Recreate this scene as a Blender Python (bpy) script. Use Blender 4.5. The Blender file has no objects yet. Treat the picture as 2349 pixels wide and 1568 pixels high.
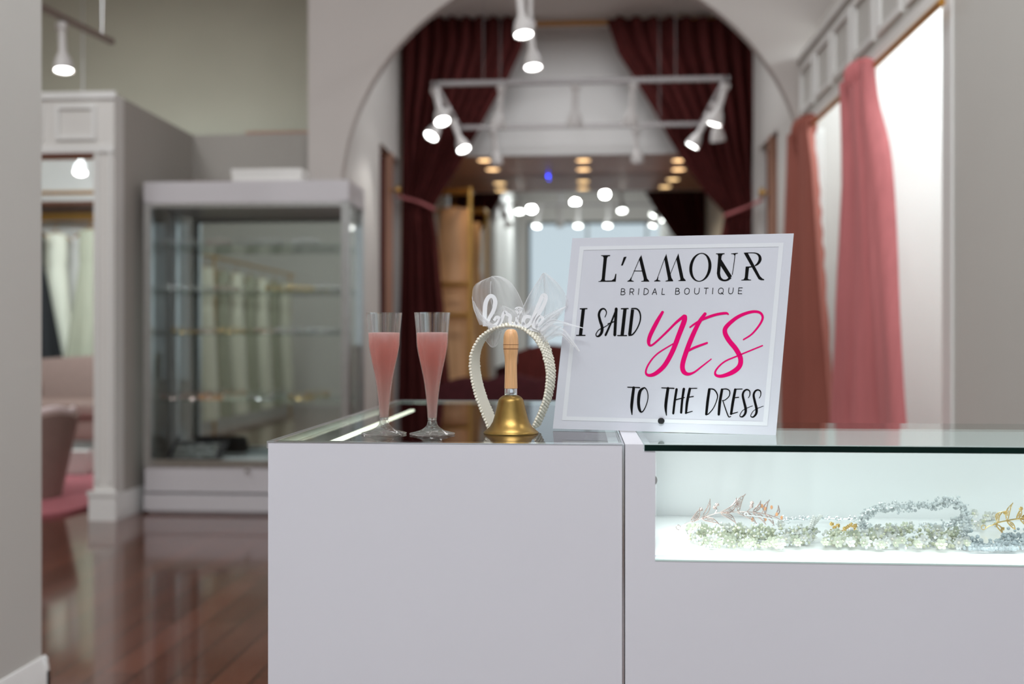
import bpy, bmesh, math, random
from math import sin, cos, pi, radians, sqrt, atan2
from mathutils import Vector, Matrix
random.seed(7)
scene = bpy.context.scene
col = scene.collection
# ---------------------------------------------------------------- camera
F = 2284.0                      # focal length in pixels of the 2349 px frame
YAW = math.atan(160.5 / F)      # the shop axis runs a little to the right of the view
CAM = Vector((0, 0, 1.03))
RT = Vector((cos(YAW), sin(YAW), 0)); FW = Vector((-sin(YAW), cos(YAW), 0)); UP = Vector((0, 0, 1))
cd = bpy.data.cameras.new('camera'); cam = bpy.data.objects.new('camera', cd); col.objects.link(cam)
cam.location = CAM; cam.rotation_euler = (pi / 2, 0, YAW)
cd.sensor_width = 36; cd.lens = 36 * F / 2349; cd.clip_start = .05; cd.clip_end = 100
cd.dof.use_dof = True; cd.dof.focus_distance = 1.37; cd.dof.aperture_fstop = 2.8
scene.camera = cam
# ---------------------------------------------------------------- view, world, light
scene.view_settings.view_transform = 'Standard'; scene.view_settings.look = 'None'
scene.view_settings.exposure = 0.12; scene.view_settings.gamma = 1.0
w = bpy.data.worlds.new('world'); scene.world = w; w.use_nodes = True
w.node_tree.nodes['Background'].inputs[0].default_value = (.75, .85, 1, 1)
w.node_tree.nodes['Background'].inputs[1].default_value = 0.6

def area(name, loc, rot, sx, sy, power, colr=(1, 1, 1)):
    l = bpy.data.lights.new(name, 'AREA'); l.shape = 'RECTANGLE'; l.size = sx; l.size_y = sy
    l.energy = power; l.color = colr
    o = bpy.data.objects.new(name, l); o.location = loc; o.rotation_euler = rot; col.objects.link(o); return o
def spot(name, loc, target, power, ang=70, colr=(1, .97, .93), rad=.05):
    l = bpy.data.lights.new(name, 'SPOT'); l.energy = power; l.color = colr; l.spot_size = radians(ang)
    l.spot_blend = .6; l.shadow_soft_size = rad
    o = bpy.data.objects.new(name, l); o.location = loc; col.objects.link(o)
    o.rotation_euler = (Vector(target) - Vector(loc)).to_track_quat('-Z', 'Y').to_euler(); return o

area('shopfront_daylight', (1.5, -3.35, 2.1), (radians(90), 0, 0), 5.4, 3.4, 14, (.97, .985, 1))
for cx, cy, p in ((-1.1, -1.5, 21), (-.15, -1.9, 21), (.5, -1.6, 21), (1.25, -1.3, 21)):
    area('counter_fill_light', (cx, cy, 4.15 + .2 * cx), (radians(46), 0, 0), .16, .16, p, (.96, .97, 1)).data.shape = 'DISK'  # added fill behind the camera that brightens the counter fronts
for cx, cy, p in ((-.1, -1.0, 30), (-.1, 2.0, 54), (-3.6, .5, 85), (-3.9, 3.2, 60), (.0, 4.6, 7), (3.4, 1.5, 24)):
    area('ceiling_panel_light', (cx, cy, 4.9), (0, 0, 0), 1.2, .6, p, (.97, .98, 1))
area('hall_fill_light', (-.07, 7.5, 3.78), (0, 0, 0), 1.4, .5, 21, (.97, .98, 1))  # made-up fill without a fixture, lifts the drapes and bulkhead
area('olive_wall_fill', (-4.2, 8.4, 4.9), (0, 0, 0), 2.5, 1.2, 9, (1, .98, .90))  # unseen fill added to set how bright the olive wall looks
area('fitting_room_light', (2.2, 4.55, 2.95), (0, 0, 0), .9, .8, 32, (.84, .95, 1))
area('fitting_room_light', (2.2, 5.8, 2.95), (0, 0, 0), .9, .8, 26, (.84, .95, 1))
area('dressing_room_fill', (-4.4, 7.6, 2.75), (radians(48), 0, 0), 1.6, .6, 62, (.84, .96, 1))  # added fill tilted at the back wall, beside the room's own spots
area('hall_side_room_light', (-2.2, 8.1, 2.3), (0, 0, 0), .4, .4, 1.0, (1, .9, .8))

# ---------------------------------------------------------------- pixel helpers (2349 x 1568 frame -> room)
def CP(px, py, z):              # point at camera depth z
    return CAM + RT * ((px - 1174.5) / F * z) + UP * (-(py - 784) / F * z) + FW * z
def ray(px, py):
    return RT * ((px - 1174.5) / F) + UP * (-(py - 784) / F) + FW
def WY(px, py, Y):
    d = ray(px, py); return CAM + d * (Y / d.y)
def WX(px, py, X):
    d = ray(px, py); return CAM + d * (X / d.x)
def WZ(px, py, Z):
    d = ray(px, py); return CAM + d * ((Z - CAM.z) / d.z)

# ---------------------------------------------------------------- materials
def lin(c):
    return tuple(((x / 255 / 12.92) if x / 255 <= .04045 else ((x / 255 + .055) / 1.055) ** 2.4) for x in c)
def newmat(name):
    m = bpy.data.materials.new(name); m.use_nodes = True
    nt = m.node_tree; nt.nodes.clear()
    out = nt.nodes.new('ShaderNodeOutputMaterial'); return m, nt, out
def pbr(name, c, rough=.5, metal=0, var=.04, scale=12, bump=0, sheen=0, coat=0, trans=0, emit=None, es=0, spec=.5, stretch=None, ior=1.5, sss=0):
    m, nt, out = newmat(name)
    b = nt.nodes.new('ShaderNodeBsdfPrincipled'); nt.links.new(b.outputs[0], out.inputs[0])
    tc = nt.nodes.new('ShaderNodeTexCoord'); no = nt.nodes.new('ShaderNodeTexNoise')
    no.inputs['Scale'].default_value = scale; no.inputs['Detail'].default_value = 4
    if stretch:
        mp = nt.nodes.new('ShaderNodeMapping'); mp.inputs['Scale'].default_value = stretch
        nt.links.new(tc.outputs['Object'], mp.inputs[0]); nt.links.new(mp.outputs[0], no.inputs['Vector'])
    else:
        nt.links.new(tc.outputs['Object'], no.inputs['Vector'])
    cr = nt.nodes.new('ShaderNodeValToRGB'); e = cr.color_ramp.elements
    e[0].position = .3; e[1].position = .7
    e[0].color = tuple(max(0, x * (1 - var)) for x in c) + (1,); e[1].color = tuple(min(1, x * (1 + var)) for x in c) + (1,)
    nt.links.new(no.outputs[0], cr.inputs[0]); nt.links.new(cr.outputs[0], b.inputs['Base Color'])
    b.inputs['Roughness'].default_value = rough; b.inputs['Metallic'].default_value = metal
    b.inputs['IOR'].default_value = ior; b.inputs['Specular IOR Level'].default_value = spec
    b.inputs['Sheen Weight'].default_value = sheen; b.inputs['Coat Weight'].default_value = coat
    b.inputs['Transmission Weight'].default_value = trans
    if sheen: b.inputs['Sheen Roughness'].default_value = .35; b.inputs['Sheen Tint'].default_value = tuple(min(1, x * 3) for x in c) + (1,)
    if sss: b.inputs['Subsurface Weight'].default_value = sss; b.inputs['Subsurface Radius'].default_value = (.01, .01, .01)
    if emit: b.inputs['Emission Color'].default_value = emit + (1,); b.inputs['Emission Strength'].default_value = es
    if bump:
        bp = nt.nodes.new('ShaderNodeBump'); bp.inputs['Strength'].default_value = bump; bp.inputs['Distance'].default_value = .01
        nt.links.new(no.outputs[0], bp.inputs['Height']); nt.links.new(bp.outputs[0], b.inputs['Normal'])
    return m
def glassy(name, tint=(1, 1, 1), ior=1.5, rough=0.0, gain=1.0):   # clear pane: straight-through plus Fresnel mirror on the outer face
    m, nt, out = newmat(name)
    t = nt.nodes.new('ShaderNodeBsdfTransparent'); t.inputs[0].default_value = tint + (1,)
    g = nt.nodes.new('ShaderNodeBsdfGlossy'); g.inputs['Roughness'].default_value = rough
    fr = nt.nodes.new('ShaderNodeFresnel'); fr.inputs[0].default_value = ior
    ge = nt.nodes.new('ShaderNodeNewGeometry'); inv = nt.nodes.new('ShaderNodeMath'); inv.operation = 'SUBTRACT'; inv.inputs[0].default_value = gain
    nt.links.new(ge.outputs['Backfacing'], inv.inputs[1]); inv.use_clamp = True
    mu = nt.nodes.new('ShaderNodeMath'); mu.operation = 'MULTIPLY'; nt.links.new(fr.outputs[0], mu.inputs[0]); nt.links.new(inv.outputs[0], mu.inputs[1])
    mx = nt.nodes.new('ShaderNodeMixShader'); nt.links.new(mu.outputs[0], mx.inputs[0]); nt.links.new(t.outputs[0], mx.inputs[1]); nt.links.new(g.outputs[0], mx.inputs[2])
    nt.links.new(mx.outputs[0], out.inputs[0]); return m
def veil(name, c, op):          # sheer cloth
    m, nt, out = newmat(name)
    t = nt.nodes.new('ShaderNodeBsdfTransparent')
    d = nt.nodes.new('ShaderNodeBsdfDiffuse'); d.inputs[0].default_value = c + (1,)
    tl = nt.nodes.new('ShaderNodeBsdfTranslucent'); tl.inputs[0].default_value = c + (1,)
    m2 = nt.nodes.new('ShaderNodeMixShader'); m2.inputs[0].default_value = .5
    nt.links.new(d.outputs[0], m2.inputs[1]); nt.links.new(tl.outputs[0], m2.inputs[2])
    lw = nt.nodes.new('ShaderNodeLayerWeight'); lw.inputs[0].default_value = .35
    ma = nt.nodes.new('ShaderNodeMath'); ma.operation = 'MULTIPLY_ADD'; ma.inputs[1].default_value = .5; ma.inputs[2].default_value = op; ma.use_clamp = True
    nt.links.new(lw.outputs['Facing'], ma.inputs[0])
    mx = nt.nodes.new('ShaderNodeMixShader'); nt.links.new(ma.outputs[0], mx.inputs[0])
    nt.links.new(t.outputs[0], mx.inputs[1]); nt.links.new(m2.outputs[0], mx.inputs[2]); nt.links.new(mx.outputs[0], out.inputs[0]); return m
def emis(name, c, s):
    m, nt, out = newmat(name); e = nt.nodes.new('ShaderNodeEmission'); e.inputs[0].default_value = c + (1,); e.inputs[1].default_value = s
    nt.links.new(e.outputs[0], out.inputs[0]); return m
def floor_mat():
    m, nt, out = newmat('glossy_red_brown_planks')
    b = nt.nodes.new('ShaderNodeBsdfPrincipled'); nt.links.new(b.outputs[0], out.inputs[0])
    tc = nt.nodes.new('ShaderNodeTexCoord'); mp = nt.nodes.new('ShaderNodeMapping'); mp.inputs['Rotation'].default_value = (0, 0, pi / 2)
    br = nt.nodes.new('ShaderNodeTexBrick'); br.inputs['Scale'].default_value = 1; br.inputs['Brick Width'].default_value = 1.2; br.inputs['Row Height'].default_value = .125
    br.inputs['Mortar Size'].default_value = .0035; br.inputs['Color1'].default_value = (.16, .052, .030, 1); br.inputs['Color2'].default_value = (.105, .033, .018, 1)
    br.inputs['Mortar'].default_value = (.015, .006, .004, 1)
    nt.links.new(tc.outputs['Object'], mp.inputs[0]); nt.links.new(mp.outputs[0], br.inputs['Vector'])
    no = nt.nodes.new('ShaderNodeTexNoise'); no.inputs['Scale'].default_value = 6; mp2 = nt.nodes.new('ShaderNodeMapping'); mp2.inputs['Scale'].default_value = (8, .6, 1)
    nt.links.new(tc.outputs['Object'], mp2.inputs[0]); nt.links.new(mp2.outputs[0], no.inputs['Vector'])
    mx = nt.nodes.new('ShaderNodeMix'); mx.data_type = 'RGBA'; mx.blend_type = 'MULTIPLY'; mx.inputs[0].default_value = .35
    nt.links.new(br.outputs[0], mx.inputs[6]); nt.links.new(no.outputs[0], mx.inputs[7]); nt.links.new(mx.outputs[2], b.inputs['Base Color'])
    b.inputs['Roughness'].default_value = .13; b.inputs['Coat Weight'].default_value = .45; b.inputs['Coat Roughness'].default_value = .06
    return m

M = dict(
    arch=pbr('warm_grey_wall_paint', lin((190, 183, 178)), .6, var=.015, scale=2),
    white=pbr('white_wall_paint', lin((222, 220, 216)), .6, var=.015, scale=2),
    grey=pbr('pale_grey_wall_paint', lin((206, 205, 200)), .6, var=.015, scale=2),
    olive=pbr('grey_olive_wall_paint', lin((180, 175, 159)), .7, var=.03, scale=1.5),
    ceil=pbr('ceiling_paint', lin((225, 222, 218)), .8, var=.02, scale=2),
    trim=pbr('white_trim_gloss', lin((232, 232, 230)), .35, var=.01, scale=3),
    lam=pbr('white_laminate', lin((226, 226, 232)), .32, var=.012, scale=3),
    lamc=pbr('cabinet_white', lin((200, 197, 200)), .35, var=.012, scale=3),
    lamin=pbr('white_laminate_inside', lin((236, 238, 238)), .12, var=.01, scale=3),
    floor=floor_mat(),
    alu=pbr('brushed_aluminium', (.62, .63, .63), .28, 1, var=.05, scale=30),
    steel=pbr('polished_steel', (.75, .76, .76), .12, 1, var=.03, scale=20),
    dark=pbr('dark_gap', (.012, .012, .013), .6),
    black=pbr('black_plastic', (.012, .012, .013), .3),
    cgrey=pbr('counter_inside_grey', lin((150, 152, 150)), .5, var=.1, scale=8),
    glass=glassy('clear_glass', (.93, .975, .96)),
    pane=glassy('clear_pane', (.97, .99, .985)),
    greenedge=pbr('green_glass_edge', (.002, .014, .010), .12, var=.6, scale=5, spec=.12),
    paleedge=pbr('pale_green_polished_rim', lin((205, 225, 220)), .15),
    mirror=pbr('silver_mirror', (.80, .85, .83), .0, 1, var=.004, scale=.3),
    dmirror=pbr('dim_mirror', (.74, .77, .75), .02, 1, var=.004, scale=.3),
    maroon=pbr('maroon_velvet', (.085, .016, .015), .85, sheen=.35, var=.35, scale=7, stretch=(6, 6, .5), bump=.1, spec=.2),
    dmaroon=pbr('dark_burgundy_velvet', (.05, .008, .011), .8, sheen=.25, var=.2, scale=20, spec=.2),
    rose=pbr('dusty_rose_velvet', lin((208, 126, 128)), .85, sheen=.15, var=.07, scale=6, stretch=(5, 5, .4), bump=.1, spec=.3),
    rose_shaded=pbr('rose_velvet_shaded', lin((160, 94, 82)), .85, sheen=.15, var=.07, scale=6, stretch=(5, 5, .4), bump=.1, spec=.3),  # same rose cloth, with the far curtain's shade put into the colour
    gold=pbr('gold_metal', (.75, .46, .13), .28, 1, var=.06, scale=20),
    goldrod=pbr('satin_gold_rod', lin((186, 132, 56)), .35, .6, var=.06, scale=20),
    brass=pbr('aged_brass', (.38, .245, .075), .36, 1, var=.22, scale=26, bump=.04),
    wood=pbr('turned_beech', lin((226, 174, 122)), .38, var=.13, scale=30, stretch=(14, 14, .8), coat=.25),
    groove=pbr('burnt_groove', lin((120, 70, 38)), .6),
    cup=None, drink=None,
    cream=pbr('cream_satin', lin((238, 236, 222)), .32, var=.02, sheen=.3),
    pearl=pbr('ivory_pearl', lin((244, 240, 224)), .16, var=.02, coat=.8, sss=.15),
    acry=pbr('white_acrylic', lin((244, 246, 248)), .2, var=.005),
    tulle=veil('white_tulle', (.95, .96, .98), .28),
    tulle2=veil('doubled_white_tulle', (.96, .97, .99), .6),
    sign=pbr('frosted_white_acrylic', lin((212, 214, 222)), .22, var=.012, scale=2),
    border=pbr('whiter_border', lin((226, 229, 233)), .22, var=.005),
    ink=pbr('black_vinyl', (.004, .004, .004), .6, var=.01, spec=.08),
    pink=pbr('hot_pink_vinyl', lin((232, 0, 112)), .6, var=.01, spec=.1),
    greige=pbr('greige_wall_paint', lin((172, 167, 160)), .65, var=.015, scale=2),
    railm=pbr('grey_white_rail', lin((168, 164, 164)), .4),
    drail=pbr('brown_grey_rail', lin((128, 114, 106)), .4),
    lampw=pbr('white_lamp_metal', lin((215, 212, 210)), .35),
    glow=emis('lamp_glow', (1, .98, .96), 14),
    warm=emis('warm_downlight', (1, .62, .30), 3.0),
    blue=emis('blue_indicator', (.03, .06, 1.0), 22),
    led=emis('led_dots', (1, 1, .82), 3.2),
    brown=pbr('brown_lamp_tinted_paint', lin((190, 146, 124)), .35, var=.05, scale=2),  # brown carries the warm lamp tint of the alcove ceiling
    walnut=pbr('dark_wood', lin((88, 50, 30)), .5, var=.2, scale=14, stretch=(1, 9, 9)),
    tan=pbr('champagne_satin', lin((212, 168, 124)), .45, sheen=.4, var=.12, scale=5, stretch=(5, 5, .4)),
    gown=pbr('ivory_gown', lin((232, 232, 214)), .7, sheen=.3, var=.06, scale=6, stretch=(6, 6, .5)),
    gown2=pbr('grey_green_gown', lin((168, 170, 150)), .7, sheen=.3, var=.08, scale=6, stretch=(6, 6, .5)),
    blackc=pbr('black_cloth', (.008, .009, .011), .8),
    sofa=pbr('mauve_brown_velvet', lin((138, 116, 108)), .8, sheen=.4, var=.06, scale=20),
    blush=pbr('blush_velvet', lin((158, 136, 128)), .8, sheen=.4, var=.05, scale=20),
    piping=pbr('pale_pink_satin', lin((240, 222, 222)), .4),
    rug=pbr('pink_shag', lin((190, 112, 120)), .95, sheen=.5, var=.25, scale=60, bump=.8),
    tray=pbr('black_velvet_tray', (.01, .01, .013), .7),
    silver=pbr('bright_silver', (.74, .78, .79), .22, 1, var=.25, scale=80),
    rosegold=pbr('pale_rose_gold', (.72, .58, .54), .25, 1, var=.25, scale=80),
    ygold=pbr('yellow_gold', (.82, .60, .26), .25, 1, var=.25, scale=80),
    orange=pbr('peach_crystal', lin((236, 170, 120)), .06, coat=1),
    crystal=pbr('clear_crystal', lin((236, 242, 244)), .05, var=.12, scale=90, coat=1, trans=.25),
    bluec=pbr('blue_crystal', lin((203, 215, 219)), .05, var=.25, scale=90, coat=1, trans=.25),
    petal=pbr('cream_petal', lin((222, 228, 208)), .4, var=.08, trans=.25, sss=.1),
    petalw=pbr('white_petal', lin((238, 240, 236)), .4, var=.04, trans=.2, sss=.1),
    grnb=pbr('sage_bead', lin((214, 218, 190)), .08, var=.15, scale=60, coat=1, trans=.2),
)
def cup_mat():
    m, nt, out = newmat('clear_plastic')
    g = nt.nodes.new('ShaderNodeBsdfGlass'); g.inputs['IOR'].default_value = 1.45; g.inputs['Roughness'].default_value = 0.0
    t = nt.nodes.new('ShaderNodeBsdfTransparent'); mx = nt.nodes.new('ShaderNodeMixShader'); mx.inputs[0].default_value = .55
    nt.links.new(g.outputs[0], mx.inputs[1]); nt.links.new(t.outputs[0], mx.inputs[2]); nt.links.new(mx.outputs[0], out.inputs[0]); return m
def drink_mat():                # cloudy rose drink: light-passing skin around an absorbing body
    m, nt, out = newmat('rose_drink')
    t = nt.nodes.new('ShaderNodeBsdfTransparent'); tl = nt.nodes.new('ShaderNodeBsdfTranslucent'); tl.inputs[0].default_value = (1, .96, .95, 1)
    g = nt.nodes.new('ShaderNodeBsdfGlossy'); g.inputs['Roughness'].default_value = .05
    m1 = nt.nodes.new('ShaderNodeMixShader'); m1.inputs[0].default_value = .72; nt.links.new(t.outputs[0], m1.inputs[1]); nt.links.new(tl.outputs[0], m1.inputs[2])
    mx = nt.nodes.new('ShaderNodeMixShader'); mx.inputs[0].default_value = .03
    nt.links.new(m1.outputs[0], mx.inputs[1]); nt.links.new(g.outputs[0], mx.inputs[2]); nt.links.new(mx.outputs[0], out.inputs[0])
    v = nt.nodes.new('ShaderNodeVolumeAbsorption'); v.inputs['Color'].default_value = (.975, .40, .30, 1); v.inputs['Density'].default_value = 62
    nt.links.new(v.outputs[0], out.inputs[1]); return m
M['foot'] = cup_mat(); M['cup'] = cup_mat(); M['drink'] = drink_mat()

# ---------------------------------------------------------------- mesh helper
class MB:
    def __init__(s): s.v = []; s.f = []; s.sm = []
    def add(s, vs, fs, smooth=False):
        n = len(s.v); s.v += [Vector(p) for p in vs]; s.f += [tuple(i + n for i in f) for f in fs]; s.sm += [smooth] * len(fs); return s
    def box(s, x0, x1, y0, y1, z0, z1):
        return s.add([(x0, y0, z0), (x1, y0, z0), (x1, y1, z0), (x0, y1, z0), (x0, y0, z1), (x1, y0, z1), (x1, y1, z1), (x0, y1, z1)],
                     [(0, 3, 2, 1), (4, 5, 6, 7), (0, 1, 5, 4), (1, 2, 6, 5), (2, 3, 7, 6), (3, 0, 4, 7)])
    def rbox(s, x0, x1, y0, y1, z0, z1, r=.01, seg=3):     # rounded box
        bm = bmesh.new(); bmesh.ops.create_cube(bm, size=1)
        for v in bm.verts:
            v.co = Vector(((x0 + x1) / 2 + v.co.x * (x1 - x0), (y0 + y1) / 2 + v.co.y * (y1 - y0), (z0 + z1) / 2 + v.co.z * (z1 - z0)))
        bmesh.ops.bevel(bm, geom=bm.edges[:], offset=r, segments=seg, affect='EDGES', profile=.5)
        bm.verts.index_update(); s.add([v.co.copy() for v in bm.verts], [[v.index for v in f.verts] for f in bm.faces], True); bm.free(); return s
    def lathe(s, prof, n=40, c=(0, 0, 0), cap=False):      # prof: (r, z)
        vs = []; fs = []
        for r, z in prof:
            for k in range(n): vs.append((c[0] + r * cos(2 * pi * k / n), c[1] + r * sin(2 * pi * k / n), c[2] + z))
        for i in range(len(prof) - 1):
            for k in range(n):
                a = i * n + k; b = i * n + (k + 1) % n; fs.append((a, b, b + n, a + n))
        if cap: fs.append(tuple(range(n - 1, -1, -1))); fs.append(tuple((len(prof) - 1) * n + k for k in range(n)))
        return s.add(vs, fs, True)
    def tube(s, pts, r, n=8, closed=False):
        pts = [Vector(p) for p in pts]; rs = r if isinstance(r, (list, tuple)) else [r] * len(pts)
        vs = []; fs = []; m = len(pts); ref = None
        for i, p in enumerate(pts):
            if closed: t = pts[(i + 1) % m] - pts[i - 1]
            else: t = pts[min(i + 1, m - 1)] - pts[max(i - 1, 0)]
            t.normalize()
            if ref is None: ref = Vector((0, 0, 1)) if abs(t.z) < .9 else Vector((1, 0, 0))
            a = t.cross(ref)
            if a.length < 1e-5: a = t.cross(Vector((.3, 1, .2)))
            a.normalize(); b = t.cross(a); ref = a.cross(t) * -1 if False else ref
            for k in range(n): vs.append(p + (a * cos(2 * pi * k / n) + b * sin(2 * pi * k / n)) * rs[i])
        for i in range(m if closed else m - 1):
            for k in range(n):
                q = ((i + 1) % m) * n; fs.append((i * n + k, i * n + (k + 1) % n, q + (k + 1) % n, q + k))
        if not closed: fs.append(tuple(range(n - 1, -1, -1))); fs.append(tuple((m - 1) * n + k for k in range(n)))
        return s.add(vs, fs, True)
    def ball(s, c, r, n=10, m=6, sc=(1, 1, 1), mat=None):
        c = Vector(c); vs = []; fs = []
        for i in range(m + 1):
            th = pi * i / m
            for k in range(n):
                ph = 2 * pi * k / n; p = Vector((sin(th) * cos(ph) * sc[0], sin(th) * sin(ph) * sc[1], cos(th) * sc[2])) * r
                if mat: p = mat @ p
                vs.append(c + p)
        for i in range(m):
            for k in range(n): fs.append((i * n + k, (i + 1) * n + k, (i + 1) * n + (k + 1) % n, i * n + (k + 1) % n))
        return s.add(vs, fs, True)
    def grid(s, fn, nu, nv, smooth=True):
        vs = [fn(i / nu, j / nv) for j in range(nv + 1) for i in range(nu + 1)]
        fs = [(j * (nu + 1) + i, j * (nu + 1) + i + 1, (j + 1) * (nu + 1) + i + 1, (j + 1) * (nu + 1) + i) for j in range(nv) for i in range(nu)]
        return s.add(vs, fs, smooth)
    def prism(s, poly, d):      # poly of 3-D points, extruded by d
        n = len(poly); d = Vector(d); a = [Vector(p) for p in poly]
        return s.add(a + [p + d for p in a], [tuple(range(n - 1, -1, -1)), tuple(range(n, 2 * n))] + [(i, (i + 1) % n, n + (i + 1) % n, n + i) for i in range(n)])
    def build(s, name, mat, parent=None, world=False):
        off = parent.location if (parent is not None and world) else Vector((0, 0, 0))
        me = bpy.data.meshes.new(name); me.from_pydata([tuple(p - off) for p in s.v], [], s.f); me.update()
        me.polygons.foreach_set('use_smooth', s.sm)
        bm = bmesh.new(); bm.from_mesh(me); bmesh.ops.remove_doubles(bm, verts=bm.verts, dist=1e-6); bmesh.ops.recalc_face_normals(bm, faces=bm.faces)
        bm.to_mesh(me); bm.free()
        try: me.set_sharp_from_angle(angle=radians(40))
        except Exception: pass
        me.materials.append(M[mat] if isinstance(mat, str) else mat)
        o = bpy.data.objects.new(name, me); col.objects.link(o)
        if parent is not None: o.parent = parent
        return o
def tag(o, label=None, cat=None, group=None, kind=None):
    if label: o['label'] = label
    if cat: o['category'] = cat
    if group: o['group'] = group
    if kind: o['kind'] = kind
    return o
def thing(name, loc, label, cat, group=None, rz=0):
    o = bpy.data.objects.new(name, None); col.objects.link(o); o.location = loc; o.rotation_euler = (0, 0, rz); o.empty_display_size = .05
    return tag(o, label, cat, group)
def struct(name, mb, mat): return tag(mb.build(name, mat), kind='structure')
KIDS = {}
def copy_tree(o, parent=None):
    c = o.copy(); col.objects.link(c)
    if parent is not None: c.parent = parent
    for ch in list(o.children): copy_tree(ch, c)
    return c
def dup(o, loc, label, rz=None, group=None):
    c = copy_tree(o); c.location = loc; c['label'] = label
    if rz is not None: c.rotation_euler[2] = rz
    if group: c['group'] = group
    return c
def smooth(pts, n=6, closed=False):       # Catmull-Rom through tuples of any length
    P = [tuple(p) for p in pts]; m = len(P); out = []
    for i in range(m if closed else m - 1):
        g = (lambda k: P[k % m]) if closed else (lambda k: P[max(0, min(m - 1, k))])
        p0, p1, p2, p3 = g(i - 1), g(i), g(i + 1), g(i + 2)
        for k in range(n):
            t = k / n; out.append(tuple(.5 * (2 * b + (c - a) * t + (2 * a - 5 * b + 4 * c - d) * t * t + (3 * b - a - 3 * c + d) * t ** 3) for a, b, c, d in zip(p0, p1, p2, p3)))
    if not closed: out.append(P[-1])
    return out
def interp(tab, x):
    if x <= tab[0][0]: return tab[0][1]
    for (a, b), (c, d) in zip(tab, tab[1:]):
        if x <= c: return b + (d - b) * (x - a) / (c - a)
    return tab[-1][1]
# ================================================================ THE ROOM
H = 5.0
struct('floor', MB().box(-7, 5, -3.5, 10.5, -.05, 0), 'floor')
struct('ceiling', MB().box(-7, 5, -3.6, 10.5, H, H + .06), 'ceil')
struct('wall_back', MB().box(-7, 5, 10.4, 10.5, 0, H), 'olive')
struct('wall_outer_left', MB().box(-7.1, -7, -3.5, 10.5, 0, H), 'olive')
struct('wall_outer_right', MB().box(5, 5.1, -3.5, 10.5, 0, H), 'white')
WL, WR, WZ0, WZ1 = -1.3, 4.3, .35, 3.9
struct('wall_front', MB().box(-7, WL, -3.6, -3.5, 0, H).box(WR, 5, -3.6, -3.5, 0, H).box(WL, WR, -3.6, -3.5, 0, WZ0).box(WL, WR, -3.6, -3.5, WZ1, H), 'white')
fr = MB()
for x in (WL, -.4 + .5, 1.5, 2.9, WR - .06): fr.box(x, x + .06, -3.58, -3.52, WZ0, WZ1)
fr.box(WL, WR, -3.58, -3.52, WZ0, WZ0 + .06).box(WL, WR, -3.58, -3.52, WZ1 - .06, WZ1)
wf = struct('window_1', fr, 'black')
MB().box(WL, WR, -3.555, -3.545, WZ0, WZ1).build('pane', 'pane', wf)
# foreground wall on the left
XL, YL = -1.527, 2.72
struct('wall_left', MB().box(XL - .13, XL, -3.5, YL, 0, H), 'grey')
def base_profile(mb, along, n, h=.14, t=.016):   # stepped skirting along a horizontal line a->b, n = outward normal
    a, b = Vector(along[0]), Vector(along[1]); n = Vector(n)
    prof = [(0, 0), (t, 0), (t, h * .70), (t * .8, h * .74), (t * .8, h * .80), (t * .45, h * .87), (t * .45, h * .95), (t * .2, h), (0, h)]
    vs = [a + n * p + Vector((0, 0, q)) for p, q in prof] + [b + n * p + Vector((0, 0, q)) for p, q in prof]; k = len(prof)
    mb.add(vs, [(i, (i + 1) % k, k + (i + 1) % k, k + i) for i in range(k)] + [tuple(range(k - 1, -1, -1)), tuple(range(k, 2 * k))]); return mb
bl = MB(); base_profile(bl, ((XL, -3.5, 0), (XL, YL + .016, 0)), (1, 0, 0)); base_profile(bl, ((XL - .13, YL, 0), (XL + .016, YL, 0)), (0, 1, 0))
struct('baseboard_left', bl, 'trim')
# white dressing-room front on the far left
YP, XP = 5.57, -2.692
PH, OH = 2.463, 2.123
def raised_frame(mb, p0, ux, wid, hgt, nrm, t=.012, bw=.03):   # picture-frame moulding on a wall
    p0 = Vector(p0); ux = Vector(ux); uz = Vector((0, 0, 1)); nrm = Vector(nrm)
    for (a, b, c, d) in ((0, wid, 0, bw), (0, wid, hgt - bw, hgt), (0, bw, bw, hgt - bw), (wid - bw, wid, bw, hgt - bw)):
        mb.prism([p0 + ux * a + uz * c, p0 + ux * b + uz * c, p0 + ux * b + uz * d, p0 + ux * a + uz * d], nrm * t)
    return mb
pw = MB().box(-7, -6.4, YP, YP + .12, 0, PH).box(-6.4, -2.815, YP, YP + .12, OH, PH).box(-2.815, XP, YP, YP + .12, 0, PH)
ps = MB().box(XP - .12, XP, YP + .12, 6.83, 0, PH).box(XP, -1.80, 6.73, 6.83, 0, PH)
struct('wall_partition_side', ps, 'greige')
struct('wall_partition_left', pw, 'white')
tr = MB(); raised_frame(tr, (-3.04, YP, OH + .075), (1, 0, 0), .24, .20, (0, -1, 0), bw=.022); raised_frame(tr, (-3.9, YP, OH + .075), (1, 0, 0), .78, .20, (0, -1, 0), bw=.022)
tr.box(-2.80, -2.785, YP - .01, YP, .22, OH).box(-2.722, -2.707, YP - .01, YP, .22, OH).box(-4.5, -2.69, YP - .012, YP, OH, OH + .035)
tr.box(-4.5, XP + .012, YP - .014, YP + .0, PH - .03, PH + .012)
struct('trim_1', tr, 'trim')
bb = MB().box(-2.835, XP + .02, YP - .022, YP, 0, .145).box(-2.842, XP + .026, YP - .028, YP, .145, .17)
base_profile(bb, ((XP, YP, 0), (XP, 6.73, 0)), (1, 0, 0), h=.15)
struct('baseboard_pilaster', bb, 'trim')
# dressing room behind it
struct('wall_dressing_room', MB().box(-6.95, -2.82, 10.2, 10.3, 0, 3.2).box(-2.92, -2.82, 6.83, 10.2, 0, 2.46), 'white')
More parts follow.
